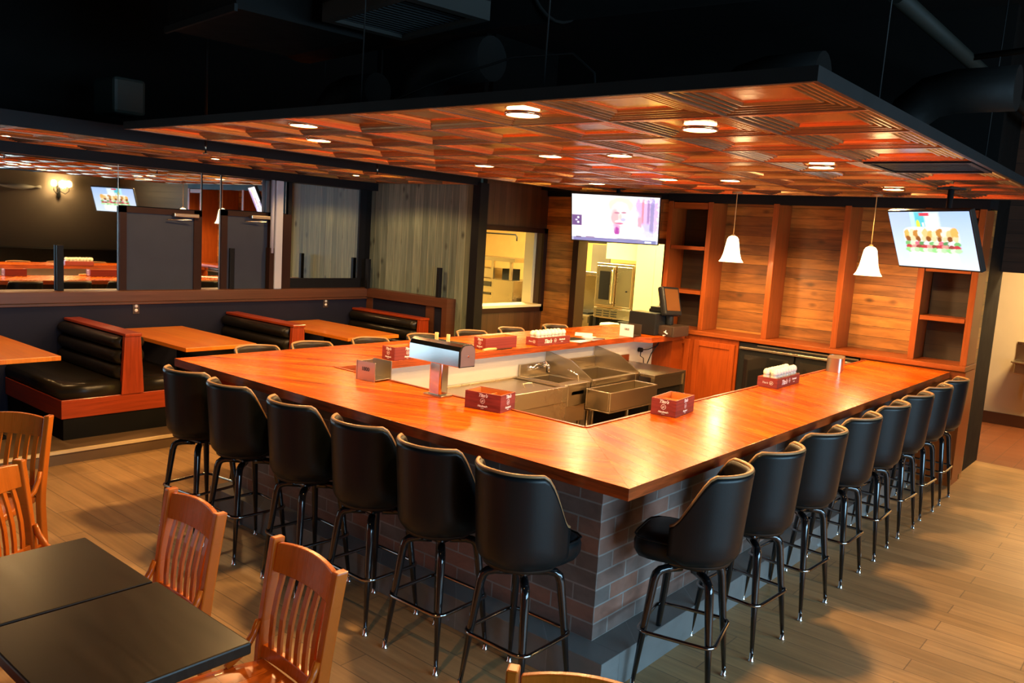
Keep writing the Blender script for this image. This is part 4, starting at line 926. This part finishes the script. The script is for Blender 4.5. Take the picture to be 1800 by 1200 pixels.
lay2 = [('r', .34, .05, .13, .18, (.62, .42, .72), .3, .9), ('r', .30, .10, .012, .14, (.75, .25, .35), .5, .8), ('r', .36, .10, .012, .14, (.35, .2, .45), .5, .8), ('r', .41, .08, .012, .16, (.5, .4, .8), .5, .9), ('r', .33, -.09, .10, .05, (.55, .5, .9), .5, 1.2),
        ('e', .03, -.02, .23, .22, (1, .95, 1), .3, .2), ('e', .06, .16, .15, .10, (1, .84, .55), .35, .3), ('e', .055, .05, .105, .15, (1, .80, .76), .22, .25), ('e', .00, .02, .045, .10, (.85, .42, .45), .6, .4), ('e', .02, .075, .030, .010, (.45, .20, .30), .5, .6), ('e', .095, .080, .028, .010, (.45, .20, .30), .5, .6), ('e', .06, .03, .016, .035, (.9, .55, .5), .6, .2),
        ('e', .055, -.025, .050, .016, (1, .97, .97), .4, 0), ('e', .052, -.046, .046, .012, (.60, .16, .30), .5, .2), ('e', .01, -.09, .060, .035, (.80, .35, .55), .5, .5), ('e', .025, -.135, .035, .045, (.40, .05, .34), .4, .6), ('e', .09, .0, .03, .02, (.45, .45, .65), .5, .6), ('e', -.14, -.11, .12, .10, (1, .98, 1), .6, .2), ('e', .19, -.13, .12, .10, (1, .98, 1), .5, .2), ('r', .40, .02, .02, .2, (.3, .25, .5), .6, 1.0), ('r', .27, -.02, .02, .06, (.8, .35, .45), .6, 1.0), ('e', .36, -.16, .06, .04, (.6, .6, .85), .6, 1.4),
        ('r', -.42, -.03, .055, .062, (.10, .07, .22), .15, 0), ('e', -.405, .0, .012, .012, (.8, .8, .95), .6, .6), ('e', -.405, -.055, .012, .012, (.8, .8, .95), .6, .6), ('e', -.425, -.028, .012, .010, (.6, .6, .9), .6, .6), ('e', -.30, -.05, .03, .03, (.8, .78, .9), .6, 1),
        ('r', 0, -.248, .475, .020, (.18, .20, .42), .12, 0), ('r', -.27, -.225, .05, .008, (.25, .2, .35), .3, 0), ('r', -.40, -.228, .03, .008, (.1, .1, .2), .3, 0), ('r', .16, -.227, .14, .006, (.2, .2, .35), .3, 0), ('r', .37, -.25, .035, .010, (.85, .9, 1), .3, .3)]
tv('interview_screen', 'television over the kitchen doorway showing a smiling person in white', (-3.356, 4.862, 2.29), .463, .394, .95, .534, screen_mat('interview_picture', lay2, ((1, .97, 1), (.98, .97, 1)), 1.5), .34)

# ================================================================== KITCHEN AND HALL
t = thing('kitchen_oven', 'stainless steel convection oven with glass door seen through the doorway', 'oven', (-5.34, 7.5, 0))
B(0, .66, 0, .6, 1.06, 1.72).box(0, .66, 0, .6, .90, 1.055).build('body', 'steel_h', t, bevel=.008)
d = B(.03, .36, -.03, 0, 1.09, 1.68).build('door', 'steel_h', t, bevel=.006)
B(.09, .27, -.036, -.03, 1.18, 1.60).build('glass_pane', 'glass_pane', d)
MB().tube([(.335, -.04, 1.12), (.335, -.075, 1.15), (.335, -.075, 1.62), (.335, -.04, 1.65)], .012, 8).build('handle', 'chrome', d)
d2 = B(.38, .64, -.02, 0, 1.09, 1.68).build('side_panel', 'steel_h', t, bevel=.006)
MB().lathe([(0, 0), (.012, 0), (.012, .02), (0, .02)], 10).build('knob', 'black_plastic', t, loc=(.58, -.04, 1.33)).rotation_euler = (PI/2, 0, 0)
for q in range(3):
    for k in range(3): B(.05+q*.13, .15+q*.13, -.006, 0, .93+k*.035, .945+k*.035).build('louvre', 'dark_metal', t)
MB().box(.03, .63, .05, .55, .45, .90, 'glass_pane').box(.0, .05, 0, .05, 0, .9).box(.61, .66, 0, .05, 0, .9).build('stand', 'steel', t)  # dark block between the legs stands for shade in the open stand
B(.02, .64, .2, .58, 1.78, 2.02).build('flue_panel', 'kitchen_wall', t)
tag(B(-5.02, -4.82, 7.2, 7.45, .62, .86).build('food_tub', 'white_plastic', bevel=.02), 'white plastic tub below the oven', 'tub')
tag(B(-5.06, -4.78, 7.15, 7.48, .0, .62).build('tub_stand', 'steel', bevel=.01), 'steel stand under the white tub', 'stand')
t = thing('kitchen_range', 'stainless steel range with back shelf left of the oven in the kitchen', 'range', (-6.1, 7.45, 0))
MB().box(0, .72, 0, .6, .08, .92).box(0, .72, .5, .6, .92, 1.5).box(0, .72, .25, .6, 1.5, 1.56).build('body', 'steel_h', t, bevel=.006)
MB().box(.04, .68, .02, .5, .92, .95).build('burner_grate', 'black_plastic', t)
B(.0, .72, -.03, 0, .80, .90).build('control_panel', 'steel', t)
for k in range(4):
    o = MB().lathe([(0, 0), (.025, 0), (.02, .03), (0, .03)], 10).build('knob', 'black_plastic', t, loc=(.1+k*.17, -.03, .85)); o.rotation_euler = (PI/2, 0, 0)
B(.05, .67, -.015, 0, .2, .72).build('oven_door', 'steel', t, bevel=.004)
t = thing('range_guard', 'black wire guard and screen above the range', 'rack', (-6.0, 7.9, 1.56))
MB().tube([(0, 0, .0), (0, 0, .45), (.62, -.02, .45), (.66, -.05, .38)], .014, 8).build('rail', 'black_plastic', t); B(.28, .62, .0, .02, .0, .42).build('screen', plain('dark_grey_panel', (.10, .09, .07), rough=.5), t)
t = thing('cold_room', 'white walk in cooler wall beside the kitchen doorway', 'cold room', (-4.66, 7.5, 0))
B(0, 1.6, 0, 1.35, 0, 2.85).build('panel', 'kitchen_wall', t); B(.30, .306, -.003, 0, 0, 2.8).build('panel_seam', plain('seam_grey', (.5, .47, .38), rough=.5), t)
for z in (1.42, 1.62): B(.455, .52, -.012, 0, z-.05, z+.05).build('switch_plate', 'steel', t)
t = thing('prep_station', 'stainless steel prep station with overshelf seen through the pass window', 'prep table', (-8.05, 7.5, 0))
MB().box(0, 1.10, 0, .6, 0, 1.30).build('body', 'steel_h', t, bevel=.006)
MB().box(.06, .62, -.012, 0, 1.17, 1.25, 'glass_pane').box(.06, .62, -.012, 0, 1.03, 1.07, 'glass_pane').build('opening', 'glass_pane', t)
MB().box(.0, 1.12, -.02, .5, 1.60, 1.66).box(.60, .65, 0, .04, 1.3, 1.6).box(1.0, 1.04, .0, .04, 1.3, 1.6).build('overshelf', 'steel', t)
B(.18, .52, .1, .4, 1.3, 1.47).build('warmer', 'steel', t, bevel=.01); B(.72, .9, .15, .4, 1.3, 1.48).build('dark_bin', 'dark_metal', t)
t = thing('fry_station', 'small fryer and pans beside the prep station through the pass window', 'fryer', (-6.88, 7.7, 0))
MB().box(0, .42, 0, .5, 0, .95).build('body', 'dark_metal', t, bevel=.01)
MB().tube([(.05, .1, 1.0), (.2, .1, 1.02), (.2, .1, 1.12), (.35, .1, 1.15)], .015, 8).box(.04, .3, .05, .3, .95, 1.0).build('basket', 'steel', t)
tag(B(-7.0, -6.1, 7.9, 8.85, 1.32, 1.48).build('exhaust_hood', 'steel_h', bevel=.01), 'steel shelf hood on the kitchen wall through the pass window', 'hood')
t = thing('wall_bracket', 'dark bracket rail high on the kitchen wall through the pass window', 'bracket', (-6.9, 7.4, 2.05))
MB().tube([(-.9, 0, .0), (.02, 0, 0), (.05, 0, -.04), (.05, 0, -.10)], .012, 8).build('rail', 'black_plastic', t)
for x, y, lab in ((-6.3, 6.6, 'ceiling light panel in the kitchen behind the pass window'), (-3.9, 6.6, 'ceiling light panel in the kitchen behind the doorway')):
    tag(B(x-.6 if x < -5 else x-.25, x+.6 if x < -5 else x+.25, y-.3, y+.3, 2.86, 2.899).build('ceiling_troffer', 'troffer'), lab, 'ceiling lamp')
tag(B(.45, 1.35, 7.9, 8.5, 2.76, 2.799).build('ceiling_troffer', 'troffer'), 'ceiling light panel in the hall', 'ceiling lamp')
t = thing('wall_sink', 'stainless steel wall hand sink in the hall, cut by the right edge', 'sink', (.13, 9.45, .80))
MB().box(-.21, .21, -.02, 0, .06, .30).build('back_splash', 'steel_h', t)
MB().box(-.21, .21, -.36, -.02, .05, .075).box(-.17, .17, -.33, -.03, -.08, .05).build('basin', 'steel', t, bevel=.02)
MB().tube([(-.05, -.03, .2), (-.05, -.1, .22), (.05, -.1, .22), (.05, -.03, .2)], .01, 8).build('faucet', 'chrome', t)
MB().tube([(.02, -.15, -.08), (.02, -.15, -.28), (.02, -.05, -.32)], .02, 8).box(-.06, .04, -.12, 0, -.42, -.22).build('drain_pipe', 'white_plastic', t)
# right wall things (seen in the mirrors)
t = thing('wall_sconce', 'two armed wall sconce with lit bulbs, seen in the left mirror', 'wall lamp', (5.97, 5.45, 2.45))
MB().lathe([(0, -.25), (.05, -.2), (.035, 0), (.06, .1), (0, .14)], 12).build('backplate', 'dark_metal', t)
for s_ in (-1, 1):
    MB().tube([(-.02, 0, -.05), (-.12, s_*.1, -.12), (-.16, s_*.17, -.05), (-.16, s_*.17, .04)], .010, 8).build('arm', 'dark_metal', t)
    MB().lathe([(0, 0), (.05, .02), (.062, .07), (.05, .13), (.03, .15)], 14, c=(-.16, s_*.17, .04)).build('bulb', 'bulb', t)
l = light('sconce_light', 'POINT', (-.25, 0, .1), 35, (1, .66, .3), shadow_soft_size=.08); l.parent = t
t = thing('mounted_fish', 'pale mounted fish on the tan wall, seen in the left mirror', 'wall decoration', (5.95, 4.55, 2.43))
mb = MB(); mb.tube([(0, -.42, .02), (0, -.30, .0), (0, -.1, 0), (0, .12, 0), (0, .30, .01), (0, .38, .02), (0, .48, .02)], [.01, .07, .12, .13, .07, .03, .09], 12, scale2=.5); mb.build('body', 'white_paint', t)
tag(B(5.3, 5.98, 3.4, 6.6, 0, 1.05).box(5.3, 5.5, 3.4, 6.6, 0, .5).build('banquette', 'booth_vinyl', bevel=.03), 'dark banquette along the tan wall, seen in the left mirror', 'bench')

for x, y, lab in ((-4.62, 2.55, 'small sprinkler head in the dark gap left of the canopy, near the corner'), (-4.62, .75, 'small sprinkler head in the dark gap left of the canopy, near the front')):
    t = thing('sprinkler_head', lab, 'sprinkler', (x, y, 2.56), group='sprinkler heads')
    MB().lathe([(.0, -.02), (.022, -.018), (.022, -.012), (.006, -.01), (.006, .04), (.012, .05), (0, .05)], 12).build('head', 'steel', t)
    MB().tube([(0, 0, .04), (0, 0, 1.72)], .012, 8).build('pipe', 'duct', t)
tag(MB().tube([(-2.1, .3, 2.69), (-1.6, .35, 2.83), (-1.1, .4, 2.93), (-.75, .42, 2.92), (-.62, .42, 2.82), (-.6, .42, 2.675)], .006, 6).build('loose_cable', 'dark_metal'), 'dark cable arching over the canopy top', 'cable')
